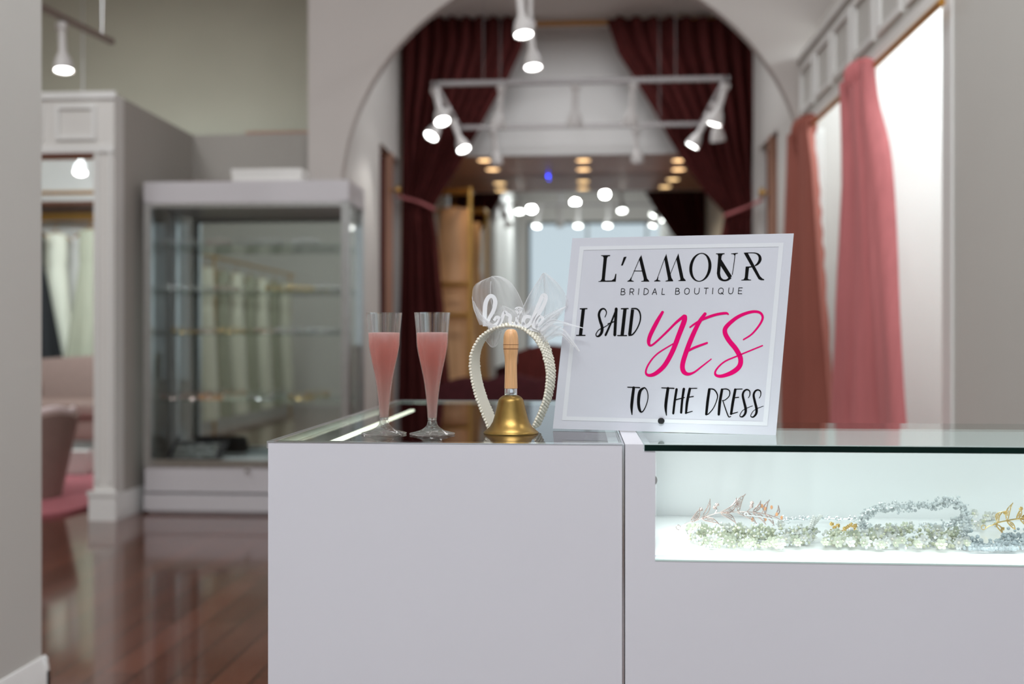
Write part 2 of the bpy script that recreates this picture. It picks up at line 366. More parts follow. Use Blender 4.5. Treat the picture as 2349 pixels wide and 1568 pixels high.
# arch wall
YA0, YA1, AX, AR, AZ = 6.45, 6.53, -.075, 1.51, 1.965
aw = MB().box(-1.80, AX - AR, YA0, YA1, 0, H).box(AX + AR, 3.4, YA0, YA1, 0, H)
n = 48
for i in range(n):
    a, b = pi - pi * i / n, pi - pi * (i + 1) / n
    x0, z0, x1, z1 = AX + AR * cos(a), AZ + AR * sin(a), AX + AR * cos(b), AZ + AR * sin(b)
    aw.add([(x0, YA0, z0), (x1, YA0, z1), (x1, YA0, H), (x0, YA0, H)], [(0, 1, 2, 3)]); aw.add([(x0, YA1, z0), (x1, YA1, z1), (x1, YA1, H), (x0, YA1, H)], [(3, 2, 1, 0)])
    aw.add([(x0, YA0, z0), (x1, YA0, z1), (x1, YA1, z1), (x0, YA1, z0)], [(0, 3, 2, 1)])
struct('wall_arch', aw, 'arch')
# hall behind the arch
HL, HR, YD, HC = AX - AR, AX + AR, 8.62, 3.83
hl = MB().box(HL - .1, HL, YA1, 7.73, 0, HC).box(HL - .1, HL, 7.73, 8.60, 2.60, HC).box(HL - .1, HL, 8.60, 10.2, 0, HC)
struct('wall_hall_left', hl, 'white')
hr = MB().box(HR, HR + .1, YA1, 7.45, 0, HC).box(HR, HR + .1, 7.45, 8.2, 2.60, HC).box(HR, HR + .1, 8.2, 10.2, 0, HC)
struct('wall_hall_right', hr, 'white')
struct('wall_closet_left', MB().box(-2.6, -2.55, 7.6, 8.75, 0, 2.62).box(-2.6, HL - .1, 7.55, 7.6, 0, 2.62).box(-2.6, HL - .1, 8.75, 8.8, 0, 2.62).box(-2.6, HL - .1, 7.55, 8.8, 2.62, 2.66), 'brown')
struct('wall_closet_right', MB().box(2.45, 2.5, 7.3, 8.3, 0, 2.62).box(HR + .1, 2.5, 7.25, 7.3, 0, 2.62).box(HR + .1, 2.5, 8.3, 8.35, 0, 2.62).box(HR + .1, 2.5, 7.25, 8.35, 2.62, 2.66), 'brown')
struct('ceiling_hall', MB().box(HL - .1, HR + .1, YA1, 9.0, HC, HC + .05), 'ceil')
struct('wall_bulkhead', MB().box(HL, HR, 9.0, 9.06, 2.72, HC), 'trim')
struct('ceiling_alcove', MB().box(HL, HR, 9.06, 10.2, 2.72, 2.78), 'brown')
struct('wall_hall_back', MB().box(HL, HR, 10.14, 10.2, 0, 2.72), 'white')
# right wall with the fitting rooms
XR = 1.38
struct('wall_right', MB().box(XR, XR + .12, 2.3, 3.91, 0, H).box(XR, XR + .03, 3.91, YA0, 2.36, 2.82), 'grey')
struct('wall_fitting_rooms', MB().box(2.9, 3.0, 3.7, YA0, 0, 2.82).box(XR + .12, 2.9, 3.75, 3.85, 0, 2.82).box(XR + .12, 2.9, 5.19, 5.25, 0, 2.82).box(XR, XR + .12, 5.17, 5.27, 0, 2.36).box(XR, XR + .12, 6.30, YA0, 0, 2.36), 'white')
struct('ceiling_fitting_rooms', MB().box(XR + .12, 3.0, 3.75, YA0, 3.02, 3.06), 'ceil')
tr = MB().box(XR - .012, XR, 3.91, YA0, 2.36, 2.40).box(XR - .02, XR, 3.91, YA0, 2.80, 2.835)
for k in range(6):
    y0 = 3.98 + k * .41; raised_frame(tr, (XR, y0, 2.45), (0, 1, 0), .35, .30, (-1, 0, 0), t=.016, bw=.035)
tr.box(XR - .008, XR, 3.815, 3.91, 0, H - .1)
struct('trim_2', tr, 'trim')

# ================================================================ COUNTERS
Y0 = 1.2667; CT = .901
c = thing('display_counter', (-.178, 1.7, 0), 'white display counter with mirror-bright glass top, holding the two flutes and the bell', 'counter')
MB().box(-.4063, .0507, Y0, Y0 + .018, 0, CT - .0015).build('front_panel', 'lam', c, True)
MB().box(-.4063, -.390, Y0 + .018, 2.178, 0, .60).build('side_panel', 'lam', c, True); MB().box(.036, .0507, Y0 + .018, 2.178, 0, CT - .0095).build('side_panel', 'lam', c, True); MB().box(-.390, .036, 2.162, 2.178, 0, .60).build('back_panel', 'lam', c, True)
MB().box(-.390, .036, Y0 + .018, 2.162, .58, .60).build('shelf', 'cgrey', c, True)
MB().box(-.4035, -.3985, Y0 + .0185, 2.176, .60, CT - .0095).build('side_glass', 'pane', c, True)
MB().box(-.398, .0495, Y0 + .0185, 2.176, CT - .009, CT).build('glass_top', 'glass', c, True)
MB().box(-.4085, -.3985, Y0 + .001, 2.18, CT - .009, CT + .0004).box(-.398, .0495, 2.1765, 2.182, CT - .009, CT + .0004).build('edge_trim', 'alu', c, True)
MB().box(-.4063, .0507, Y0 - .0006, Y0 + .0184, CT - .0014, CT - .0002).build('front_trim', 'steel', c, True)
MB().box(-.373, -.364, Y0 + .03, 2.15, CT - .022, CT - .0175).build('led_strip', 'led', c, True)
MB().box(.0512, .0535, Y0 + .003, 2.17, .0, CT - .001).build('corner_post', 'steel', c, True)

c = thing('jewellery_showcase', (.6, 1.45, 0), 'white glass-topped showcase lit from inside, full of sparkling tiaras', 'showcase')
RX1, RYB = 1.25, 1.62
MB().box(.0545, .0922, Y0, RYB, 0, CT - .009).box(.0545, .0775, Y0, RYB, CT - .009, CT - .0003).build('side_panel', 'lam', c, True)
MB().box(.0922, RX1, Y0, Y0 + .018, 0, .7545).build('front_panel', 'lam', c, True)
MB().box(.0922, RX1, Y0 + .018, RYB, .735, .7575).build('case_floor', 'lamin', c, True)
MB().box(.0922, RX1, 1.578, RYB, .7575, CT - .009).build('case_back', 'lamin', c, True)
MB().box(RX1, RX1 + .03, Y0, RYB, 0, CT - .009).build('end_panel', 'lam', c, True)
MB().box(.0935, RX1 - .001, Y0 + .003, Y0 + .007, .7555, CT - .0094).build('front_glass', 'pane', c, True)
MB().box(.0922, RX1, Y0 - .0005, Y0 + .010, .7535, .7556).build('glass_channel', 'paleedge', c, True)
MB().box(.0787, RX1 + .03, Y0 + .0012, RYB, CT - .0087, CT).build('glass_top', 'glass', c, True)
MB().box(.0787, RX1 + .03, Y0 - .0012, Y0 + .001, CT - .0085, CT - .0007).build('glass_edge', 'greenedge', c, True)
MB().box(.0787, RX1 + .03, Y0 - .0014, Y0 + .001, CT - .0007, CT + .0002).build('glass_rim', 'paleedge', c, True)
area('showcase_led_light', (.67, Y0 + .022, CT - .016), (radians(-62), 0, 0), 1.1, .012, 2.9, (.95, .99, 1))
area('showcase_corner_fill', (.0945, Y0 + .12, .835), (0, radians(-90), 0), .07, .16, .32, (.97, 1, 1))  # hidden fill added to brighten the left end of the case
SHOWCASE = c

# ================================================================ SIGN
def CV(x, y, z): return CAM + RT * x + UP * y + FW * z
SBL, SBR = CV(.05973, -.1268, 1.45918), CV(.36500, -.1289, 1.37680)
STL, STR = CV(.08958, .15394, 1.47731), CV(.39485, .15208, 1.39494)
su, sv = SBR - SBL, STL - SBL
sn = su.cross(sv).normalized()
if sn.dot(FW) > 0: sn = -sn                      # towards the viewer
sg = thing('bridal_sign', (SBL + SBR) / 2, 'frosted white acrylic sign with pink YES lettering, leaning on the counter tops', 'sign')
TH = .0035
MB().prism([SBL, SBR, STR, STL], -sn * TH).build('panel', 'sign', sg, True)
def SP(u, v, off=.0002): return SBL + su * u + sv * v + sn * off
def sign_hit(px, py, off=.0003):                 # photo pixel -> point on the sign's face
    d = ray(px, py); t = (SBL - CAM).dot(sn) / d.dot(sn); return CAM + d * t + sn * off
bd = MB()
iu, iv, bw = .040, .045, .020
for (a, b, cc, d) in ((iu, 1 - iu, iv, iv + bw), (iu, 1 - iu, 1 - iv - bw, 1 - iv), (iu, iu + bw, iv + bw, 1 - iv - bw), (1 - iu - bw, 1 - iu, iv + bw, 1 - iv - bw)):
    bd.prism([SP(a, cc), SP(b, cc), SP(b, d), SP(a, d)], sn * .0003)
bd.build('border', 'border', sg, True)
class Ink:
    def __init__(s, ox, oy, sc): s.mb = MB(); s.o = (ox, oy, sc); s.lev = 0
    def P(s, x, y, off): return sign_hit(s.o[0] + x / s.o[2], s.o[1] + y / s.o[2], off)
    def off(s): s.lev += 1; return .0003 + .000012 * (s.lev % 16)
    def poly(s, pts):
        o = s.off(); bm = bmesh.new(); vs = [bm.verts.new(s.P(x, y, o)) for x, y in pts]; f = bm.faces.new(vs)
        bmesh.ops.triangulate(bm, faces=[f]); bm.verts.index_update()
        s.mb.add([v.co.copy() for v in bm.verts], [[v.index for v in q.verts] for q in bm.faces]); bm.free()
    def stroke(s, pts, ws, closed=False, n=7, cap=True):
        if not isinstance(ws, (list, tuple)): ws = [ws] * len(pts)
        q = [(p[0], p[1], wd) for p, wd in zip(pts, ws)]
        if len(q) > 2: q = smooth(q, n, closed)
        if closed: q.append(q[0])
        o = s.off(); L = []; R = []
        for i, (x, y, wd) in enumerate(q):
            a = q[max(0, i - 1)]; b = q[min(len(q) - 1, i + 1)]
            if closed and i in (0, len(q) - 1): a, b = q[-2], q[1]
            tx, ty = b[0] - a[0], b[1] - a[1]; l = sqrt(tx * tx + ty * ty) or 1; tx /= l; ty /= l
            L.append((x - ty * wd / 2, y + tx * wd / 2)); R.append((x + ty * wd / 2, y - tx * wd / 2))
        m = len(q); s.mb.add([s.P(*p, o) for p in L] + [s.P(*p, o) for p in R], [(i, i + 1, m + i + 1, m + i) for i in range(m - 1)])
        if cap and not closed:
            for e in (0, -1):
                x, y, wd = q[e]; o2 = s.off(); k = 12
                s.mb.add([s.P(x + wd / 2 * cos(2 * pi * j / k), y + wd / 2 * sin(2 * pi * j / k), o2) for j in range(k)], [tuple(range(k))])
    def build(s, name, mat): return s.mb.build(name, mat, sg, True)
k = Ink(1350, 560, 5.463)
k.poly([(158, 138), (272, 135), (271, 147), (245, 152), (232, 175), (205, 440), (212, 455), (290, 453), (322, 430), (338, 370), (350, 370), (342, 468), (122, 470), (123, 464), (150, 458), (165, 435), (190, 170), (180, 150), (158, 146)])
k.poly([(442, 160), (478, 155), (430, 265), (408, 267)])
k.poly([(636, 196), (662, 132), (735, 430), (762, 460), (762, 467), (660, 467), (660, 460), (690, 455), (692, 430)])
k.stroke([(650, 158), (530, 440)], 8, cap=False); k.stroke([(566, 334), (682, 334)], 9, cap=False)
k.poly([(486, 468), (488, 460), (515, 445), (533, 415), (542, 415), (537, 450), (568, 460), (568, 467)])
k.poly([(950, 185), (975, 118), (1040, 420), (1062, 455), (1060, 463), (964, 465), (966, 458), (995, 450), (995, 425)])
k.poly([(1100, 185), (1126, 112), (1192, 420), (1218, 452), (1218, 460), (1127, 460), (1127, 453), (1150, 448), (1150, 425)])
k.stroke([(962, 155), (862, 430)], 7, cap=False); k.stroke([(1115, 150), (1026, 372)], 7, cap=False)
k.poly([(822, 465), (824, 458), (850, 445), (868, 412), (877, 412), (870, 445), (902, 457), (902, 464)])
ring = []
for i in range(41):
    a = 2 * pi * i / 40; yo = -180 * sin(a); xo = 138 * cos(a); yi = -170 * sin(a); xi = 100 * cos(a)
    ring.append(((1402 + xo - yo * .09, 288 + yo), (1402 + xi - yi * .09, 288 + yi)))
o = k.off()
k.mb.add([k.P(*p[0], o) for p in ring] + [k.P(*p[1], o) for p in ring], [(i, i + 1, 41 + i + 1, 41 + i) for i in range(40)])
k.poly([(1597, 115), (1706, 112), (1705, 122), (1680, 128), (1668, 150), (1648, 370), (1608, 370), (1626, 150), (1618, 125), (1597, 122)])
k.poly([(1662, 185), (1797, 400), (1760, 432), (1648, 258)])
k.stroke([(1628, 360), (1645, 420), (1690, 451), (1740, 446), (1780, 412)], [40, 36, 22, 22, 36], cap=False)
k.stroke([(1838, 118), (1822, 250), (1802, 383)], 9, cap=False)
k.poly([(1787, 115), (1873, 108), (1873, 115), (1846, 124), (1832, 145), (1815, 124), (1787, 122)])
k.poly([(1945, 107), (1995, 107), (2150, 400), (2180, 430), (2203, 438), (2200, 450), (2160, 450), (2130, 435)])
k.stroke([(1950, 110), (2080, 109), (2136, 138), (2150, 190), (2125, 240), (2085, 270)], [10, 12, 28, 38, 28, 12], cap=False)
k.poly([(1970, 280), (2050, 275), (2050, 286), (2012, 295), (1997, 430), (2010, 440), (2037, 443), (2035, 452), (1913, 453), (1914, 446), (1945, 440), (1958, 415)])
k.build('wordmark', 'ink')
k = Ink(1350, 560, 5.463)
def cap_letter(ch, x0, x1):
    t = lambda u, v: (x0 + (x1 - x0) * u - 7 * (v - .5), 557 - (x0 - 405) * .0078 + v * (75 - (x0 - 405) * .0006))
    W = 8.5
    S = {'B': [[(0, 0), (0, 1)], [(0, 0), (.55, .0), (.85, .13), (.85, .33), (.5, .47), (0, .47)], [(0, .47), (.6, .48), (1, .62), (1, .86), (.6, 1), (0, 1)]],
         'R': [[(0, 0), (0, 1)], [(0, 0), (.55, 0), (.95, .12), (.95, .42), (.55, .55), (0, .55)], [(.5, .55), (1, 1)]],
         'I': [[(.5, 0), (.5, 1)]], 'D': [[(0, 0), (0, 1)], [(0, 0), (.45, 0), (.9, .22), (1, .5), (.9, .78), (.45, 1), (0, 1)]],
         'A': [[(0, 1), (.5, 0)], [(.5, 0), (1, 1)], [(.2, .66), (.8, .66)]], 'L': [[(0, 0), (0, 1)], [(0, 1), (1, 1)]],
         'O': [[(.5, 0), (.12, .14), (0, .5), (.12, .86), (.5, 1), (.88, .86), (1, .5), (.88, .14)]],
         'U': [[(0, 0), (0, .6), (.14, .9), (.5, 1), (.86, .9), (1, .6), (1, 0)]], 'T': [[(0, 0), (1, 0)], [(.5, 0), (.5, 1)]],
         'E': [[(0, 0), (0, 1)], [(0, 0), (1, 0)], [(0, .48), (.85, .48)], [(0, 1), (1, 1)]]}
    S['Q'] = S['O'] + [[(.6, .75), (1.05, 1.05)]]
    for st in S[ch]: k.stroke([t(*p) for p in st], W, closed=(ch in 'OQ' and len(st) == 8), n=5, cap=True)
for ch, a, b in zip('BRIDALBOUTIQUE', (410, 520, 622, 696, 802, 923, 1092, 1204, 1330, 1449, 1550, 1628, 1757, 1880), (458, 566, 636, 750, 858, 957, 1140, 1264, 1386, 1498, 1564, 1690, 1811, 1925)): cap_letter(ch, a, b)
k.build('tagline', 'ink')
k = Ink(1300, 690, 4.894)
k.stroke([(188, 88), (155, 385)], 38, cap=False); k.stroke([(152, 88), (227, 86)], 13); k.stroke([(110, 386), (206, 386)], 13)
k.stroke([(430, 180), (447, 130), (425, 90), (385, 97), (362, 150), (375, 220), (397, 290), (393, 350), (365, 390), (338, 396), (330, 370), (360, 325), (410, 300), (470, 265)], [9, 11, 16, 22, 27, 30, 32, 32, 24, 14, 11, 10, 10, 9])
k.stroke([(558, 88), (500, 240), (437, 382)], [18, 20, 24]); k.stroke([(556, 90), (540, 380)], 33); k.stroke([(465, 257), (535, 230)], 13)
k.stroke([(655, 88), (622, 388)], 38, cap=False); k.stroke([(613, 87), (690, 85)], 13); k.stroke([(573, 388), (672, 388)], 13)
k.stroke([(740, 96), (707, 380)], 36, cap=False); k.stroke([(730, 85), (790, 90), (824, 140), (825, 220), (790, 310), (740, 375), (700, 386)], [14, 16, 17, 15, 14, 15, 15])
k.build('phrase', 'ink')
k = Ink(1300, 690, 4.894)
k.stroke([(1076, 126), (1010, 240), (940, 380), (920, 460), (940, 500), (995, 467), (1120, 350), (1230, 240), (1318, 170)], [32, 46, 46, 40, 26, 22, 24, 28, 38])
k.stroke([(1326, 178), (1318, 230), (1260, 380), (1190, 560), (1100, 720), (1000, 812), (920, 834), (888, 795), (925, 700), (1020, 590), (1195, 480)], [52, 58, 56, 54, 52, 46, 32, 22, 19, 17, 15])
k.stroke([(1553, 145), (1480, 250), (1400, 420), (1332, 600), (1300, 720), (1312, 790), (1360, 820), (1430, 800), (1520, 732), (1622, 652)], [36, 46, 54, 54, 54, 52, 36, 22, 18, 13])
k.stroke([(1385, 294), (1460, 242), (1560, 192), (1680, 152), (1785, 137), (1814, 150)], [18, 24, 30, 30, 28, 16])
k.stroke([(1350, 570), (1430, 525), (1575, 471)], [20, 27, 23])
k.stroke([(1985, 433), (2080, 370), (2170, 260), (2200, 180), (2160, 127), (2060, 125), (1920, 180), (1800, 280), (1776, 350), (1820, 440), (1900, 540), (1950, 640), (1940, 730), (1860, 800), (1740, 843), (1672, 828), (1680, 770), (1770, 682), (1920, 615), (2197, 501)], [17, 19, 23, 27, 29, 33, 39, 47, 52, 54, 55, 55, 55, 52, 38, 28, 20, 18, 17, 15])
tag(k.build('script_word', 'pink'), 'hot pink script word YES')
k = Ink(1420, 860, 6.525)
k.stroke([(130, 180), (310, 187)], [15, 18]); k.stroke([(220, 188), (190, 450), (195, 590)], [42, 44, 14])
k.stroke([(370, 192), (312, 250), (292, 400), (308, 515), (342, 552), (390, 490), (430, 370), (430, 270), (405, 208)], [24, 46, 46, 40, 20, 15, 14, 14, 16], closed=True)
k.stroke([(640, 190), (823, 198)], [15, 18]); k.stroke([(733, 198), (700, 450), (710, 600)], [42, 44, 14])
k.stroke([(862, 212), (835, 380), (812, 572)], [36, 35, 33]); k.stroke([(970, 208), (945, 380), (930, 560)], [40, 35, 34]); k.stroke([(845, 370), (980, 335)], [19, 14])
k.stroke([(1060, 205), (1020, 400), (1003, 565)], [38, 40, 32]); k.stroke([(1050, 199), (1165, 197)], 14); k.stroke([(1040, 330), (1112, 319)], 15); k.stroke([(995, 570), (1098, 541)], [19, 12])
k.stroke([(1352, 215), (1325, 400), (1306, 585)], [40, 41, 36]); k.stroke([(1345, 204), (1420, 215), (1468, 280), (1470, 350), (1420, 480), (1350, 570), (1310, 592)], [15, 20, 19, 15, 14, 16, 16])
k.stroke([(1542, 217), (1510, 400), (1493, 588)], [38, 41, 36]); k.stroke([(1540, 210), (1610, 208), (1655, 240), (1650, 310), (1590, 370), (1545, 380)], [15, 17, 17, 15, 14, 11]); k.stroke([(1555, 385), (1600, 520), (1640, 620), (1672, 616)], [14, 16, 16, 11])
k.stroke([(1740, 217), (1705, 400), (1678, 578)], [38, 41, 36]); k.stroke([(1728, 211), (1843, 207)], 14); k.stroke([(1720, 340), (1790, 332)], 15); k.stroke([(1670, 584), (1775, 554)], [19, 12])
for dx, dy in ((0, 0), (163, 4)):
    k.stroke([(x + dx, y + dy) for x, y in ((1935, 340), (1957, 300), (1955, 240), (1915, 217), (1872, 240), (1852, 300), (1872, 400), (1895, 500), (1890, 570), (1850, 620), (1815, 618), (1812, 590), (1850, 530), (1920, 490), (1998, 459))], [10, 13, 18, 22, 28, 33, 36, 38, 34, 24, 14, 11, 10, 10, 8])
k.build('closing_line', 'ink')
p = sign_hit(1517, 965, 0); q = (sn.to_track_quat('Z', 'Y')).to_matrix()
def on_axis(mb, prof, c, mat, n=20):
    t = MB().lathe(prof, n); mb.add([Vector(c) + mat @ v for v in t.v], t.f, True); return mb
on_axis(MB(), [(0, .0035), (.0035, .0035), (.0046, .0025), (.0046, .0004)], p, q).build('screw', 'black', sg, True)
on_axis(MB(), [(0, 0), (.0073, 0), (.0073, .002), (0, .002)], (.0877, Y0 + .0029, .8555), Vector((0, -1, 0)).to_track_quat('Z', 'Y').to_matrix(), 28).build('glass_clip', 'cgrey', SHOWCASE, True)
# clear foot behind the panel that props the sign
zf = CT + .0006
pb = p - sn * .004; back = Vector((-sn.x, -sn.y, 0)).normalized(); sd = su.normalized()
fm = MB()
fm.prism([pb - sd * .03 - back * 0 + Vector((0, 0, .045)), pb + sd * .03 + Vector((0, 0, .045)), Vector((pb.x, pb.y, zf)) + sd * .03, Vector((pb.x, pb.y, zf)) - sd * .03], back * .003)
b0 = Vector((pb.x, pb.y, zf))
fm.prism([b0 - sd * .03 + back * .004, b0 + sd * .03 + back * .004, b0 + sd * .03 + back * .07, b0 - sd * .03 + back * .07], (0, 0, .003))
fm.build('foot_bracket', 'pane', sg, True)

# ================================================================ FLUTES
def flute():
    t = thing('champagne_flute', (0, 0, 0), '', 'glass', 'flutes of pink drink')
    s = 1 / 1638.0 / 3.564
    prof = [(147, 990), (131, 825), (126, 725), (108, 625), (86, 525), (67, 425), (54, 325), (44, 225), (36, 115)]
    outer = [(r * s, z * s) for r, z in smooth(prof, 4)]
    inner = [(r - .0011, z) for r, z in reversed(outer)]
    MB().lathe(inner[::-1][:1] and outer + [(outer[-1][0] - .0011, outer[-1][1] + .001)] + inner[:-1] + [(inner[-1][0], inner[-1][1])] + [outer[0]], 48).build('bowl', 'cup', t)
    ft = [(0, 112), (34, 112), (39, 96), (44, 75), (66, 52), (100, 32), (150, 19), (183, 11), (185, 5), (180, 0), (150, 4), (80, 22), (0, 30)]
    MB().lathe([(r * s, z * s) for r, z in ft], 48).build('foot', 'foot', t)
    lev = 828 * s
    liq = [(r - .0011, z) for r, z in outer if z < lev and z > 122 * s]
    r0 = interp([(z, r) for r, z in outer[::-1]], lev) - .0011
    MB().lathe([(0, lev), (r0, lev)] + liq + [(0, liq[-1][1])], 48).build('drink', 'drink', t)
    return t
fl = flute(); fl.location = WZ(881, 995, CT) + Vector((0, 0, .0004)); fl['label'] = 'clear plastic flute of pink drink over the glowing strip, farther from the bell'
dup(fl, WZ(991.5, 996.3, CT) + Vector((0, 0, .0004)), 'clear plastic flute of pink drink standing nearer the brass bell')

# ================================================================ BELL
bl = thing('hand_bell', WZ(1172, 993, CT) + Vector((0, 0, .0003)), 'brass hand bell with turned wooden handle, standing under the pearl headband', 'bell')
s = 1 / 1620.0 / 3.564
on = [(223, 0), (224, 5), (221, 12), (205, 25), (175, 50), (150, 90), (137, 130), (124, 180), (114, 220), (107, 250), (103, 268), (99, 276), (88, 290), (70, 303), (50, 310), (0, 312)]
MB().lathe([(r * s, z * s) for r, z in [(215, 2)] + on], 56).build('bell_cup', 'brass', bl)
MB().lathe([(r * s, z * s) for r, z in [(0, 308), (50, 308), (52, 312), (52, 362), (50, 365), (0, 366)]], 40).build('ferrule', 'steel', bl)
hd = [(54, 365), (53, 400), (51, 470), (50, 560), (52, 610), (57, 650), (62, 695), (62.5, 708), (62.5, 712), (63, 725), (62, 740), (60, 780), (54, 812), (42, 836), (24, 847), (0, 850)]
MB().lathe([(r * s, z * s) for r, z in smooth(hd, 3)], 40).build('handle', 'wood', bl)
MB().lathe([(r * s, z * s) for r, z in [(60, 684), (62.6, 686), (62.6, 689), (60, 691)]], 40).lathe([(r * s, z * s) for r, z in [(61, 718), (63.4, 720), (63.4, 723), (61, 725)]], 40).build('handle_groove', 'groove', bl)

# ================================================================ PEARL HEADBAND
def CVp(px, py, z): return CP(px, py, z)
fe = [(1126, 987), (1109, 945), (1094, 905), (1084, 862), (1082, 827), (1090, 796), (1108, 772), (1135, 756), (1166, 750), (1196, 756), (1221, 775), (1240, 803), (1250, 840), (1252, 875), (1245, 915), (1232, 950), (1215, 987)]
fe = smooth(fe, 8)
ZB = 1.450
wv = RT * .0113 + UP * .004 + FW * .0252                # across the band, towards the back
front = [CP(x, y, ZB) for x, y in fe]
hb = thing('pearl_headband', CP(1172, 987, ZB), 'pearl-covered headband with white bride lettering and tulle, standing around the bell handle', 'headband')
cen = sum(front, Vector()) / len(front)
def nrm_at(i):
    t = (front[min(i + 1, len(front) - 1)] - front[max(i - 1, 0)]).normalized(); nn = t.cross(wv.normalized()).normalized()
    return nn if nn.dot(front[i] - cen) > 0 else -nn
N = [nrm_at(i) for i in range(len(front))]
zmin = CT + .0006
def fix(p): return Vector((p.x, p.y, max(p.z, zmin)))
band = MB(); vs = []; nf = len(front)
for i, p in enumerate(front):
    for a, b in ((0, 0), (.25, -.0004), (.5, -.0005), (.75, -.0004), (1, 0), (1, .002), (.5, .0028), (0, .002)): vs.append(fix(p + wv * a + N[i] * b))
fs = [(i * 8 + j, i * 8 + (j + 1) % 8, (i + 1) * 8 + (j + 1) % 8, (i + 1) * 8 + j) for i in range(nf - 1) for j in range(8)] + [tuple(range(7, -1, -1)), tuple((nf - 1) * 8 + j for j in range(8))]
band.add(vs, fs, True); band.build('lining', 'cream', hb, True)
L = [0]
for a, b in zip(front, front[1:]): L.append(L[-1] + (b - a).length)
def at_len(t):
    for i in range(len(L) - 1):
        if L[i + 1] >= t:
            k = (t - L[i]) / (L[i + 1] - L[i] + 1e-9); return front[i].lerp(front[i + 1], k), N[i].lerp(N[i + 1], k).normalized()
    return front[-1], N[-1]
pr = []; step = .0045; PR = .0024
for row in range(7):
    t = .004 + (row % 2) * step / 2
    while t < L[-1] - .004:
        p, nn = at_len(t); a = -.02 + row * .173; bul = .0022 + .0012 * (1 - (2 * a - 1) ** 2)
        q = p + wv * a + nn * bul
        if q.z > CT + PR + .0006: pr.append(q + Vector((random.gauss(0, 1), random.gauss(0, 1), random.gauss(0, 1))) * .00022)
        t += step
cx = CAM
pr.sort(key=lambda q: -((q - cen).dot(RT) + .6 * (q - cen).dot(UP)))       # the limb that shows its outside comes first
pm = MB().ball((0, 0, 0), PR, 12, 8).build('pearl', 'pearl', hb)
pm.location = pr[0] - hb.location
for q in pr[1:100]:
    o = pm.copy(); col.objects.link(o); o.parent = hb; o.location = q - hb.location
mb = MB()
for q in pr[100:]: mb.ball(q, PR, 10, 6)
tag(mb.build('pearl_rows', 'pearl', hb, True), kind='stuff')
# the word "bride" in white acrylic along the crown
ZL = 1.451
def ribbon(mb, pts, wd, z=ZL, th=.0025, n=6):     # flat acrylic stroke of constant depth
    q = smooth([(x, y, wd) for x, y in pts] if not isinstance(wd, list) else [(x, y, b) for (x, y), b in zip(pts, wd)], n)
    vs = []; m = len(q)
    for i, (x, y, b) in enumerate(q):
        a, c2 = q[max(0, i - 1)], q[min(m - 1, i + 1)]; tx, ty = c2[0] - a[0], c2[1] - a[1]; l = sqrt(tx * tx + ty * ty) or 1; nx, ny = -ty / l * b / 2, tx / l * b / 2
        for sx, dz in ((1, 0), (-1, 0), (-1, th), (1, th)): vs.append(CP(x + nx * sx, y + ny * sx, z + dz))
    fs = [(i * 4 + j, i * 4 + (j + 1) % 4, (i + 1) * 4 + (j + 1) % 4, (i + 1) * 4 + j) for i in range(m - 1) for j in range(4)] + [(3, 2, 1, 0), tuple((m - 1) * 4 + j for j in range(4))]
    mb.add(vs, fs); return mb
wd = MB()
ribbon(wd, [(1112, 748), (1112, 720), (1114, 695), (1122, 680), (1131, 680), (1136, 692), (1132, 712), (1122, 730), (1119, 742), (1128, 748), (1141, 742), (1146, 731), (1139, 727), (1133, 735)], [9, 10, 10, 9, 9, 10, 9, 8, 8, 9, 9, 8, 7, 6])
ribbon(wd, [(1142, 750), (1150, 735), (1157, 716), (1163, 720), (1170, 725), (1170, 738), (1176, 746), (1185, 738)], 8)
ribbon(wd, [(1186, 727), (1186, 740), (1194, 747), (1203, 740)], 8)
ribbon(wd, [(1218, 727), (1206, 726), (1200, 738), (1207, 748), (1218, 738), (1230, 712), (1240, 688), (1246, 677), (1252, 680), (1249, 695), (1238, 716), (1226, 735), (1224, 748), (1232, 752)], [7, 8, 9, 9, 8, 9, 9, 9, 9, 9, 9, 9, 8, 7])
ribbon(wd, [(1230, 748), (1240, 741), (1245, 731), (1239, 726), (1232, 734), (1231, 748), (1238, 756), (1250, 752), (1258, 742)], 7)
ribbon(wd, [(1120, 752), (1142, 751), (1175, 748), (1210, 752), (1245, 760)], 9, z=ZL + .003)
wd.build('bride_lettering', 'acry', hb, True)
gm = MB()
ribbon(gm, [(1181, 709), (1186, 705), (1194, 705), (1199, 709)], 3.2); ribbon(gm, [(1181, 709), (1186, 716), (1190, 722)], 3.2); ribbon(gm, [(1199, 709), (1194, 716), (1190, 722)], 3.2)
ribbon(gm, [(1181, 710), (1190, 710), (1199, 710)], 2.6); ribbon(gm, [(1187, 706), (1187.5, 712), (1190, 720)], 2); ribbon(gm, [(1193, 706), (1192.5, 712), (1190, 720)], 2); ribbon(gm, [(1190, 721), (1189, 727), (1188, 732)], 4)
gm.build('gem_dot', 'acry', hb, True)
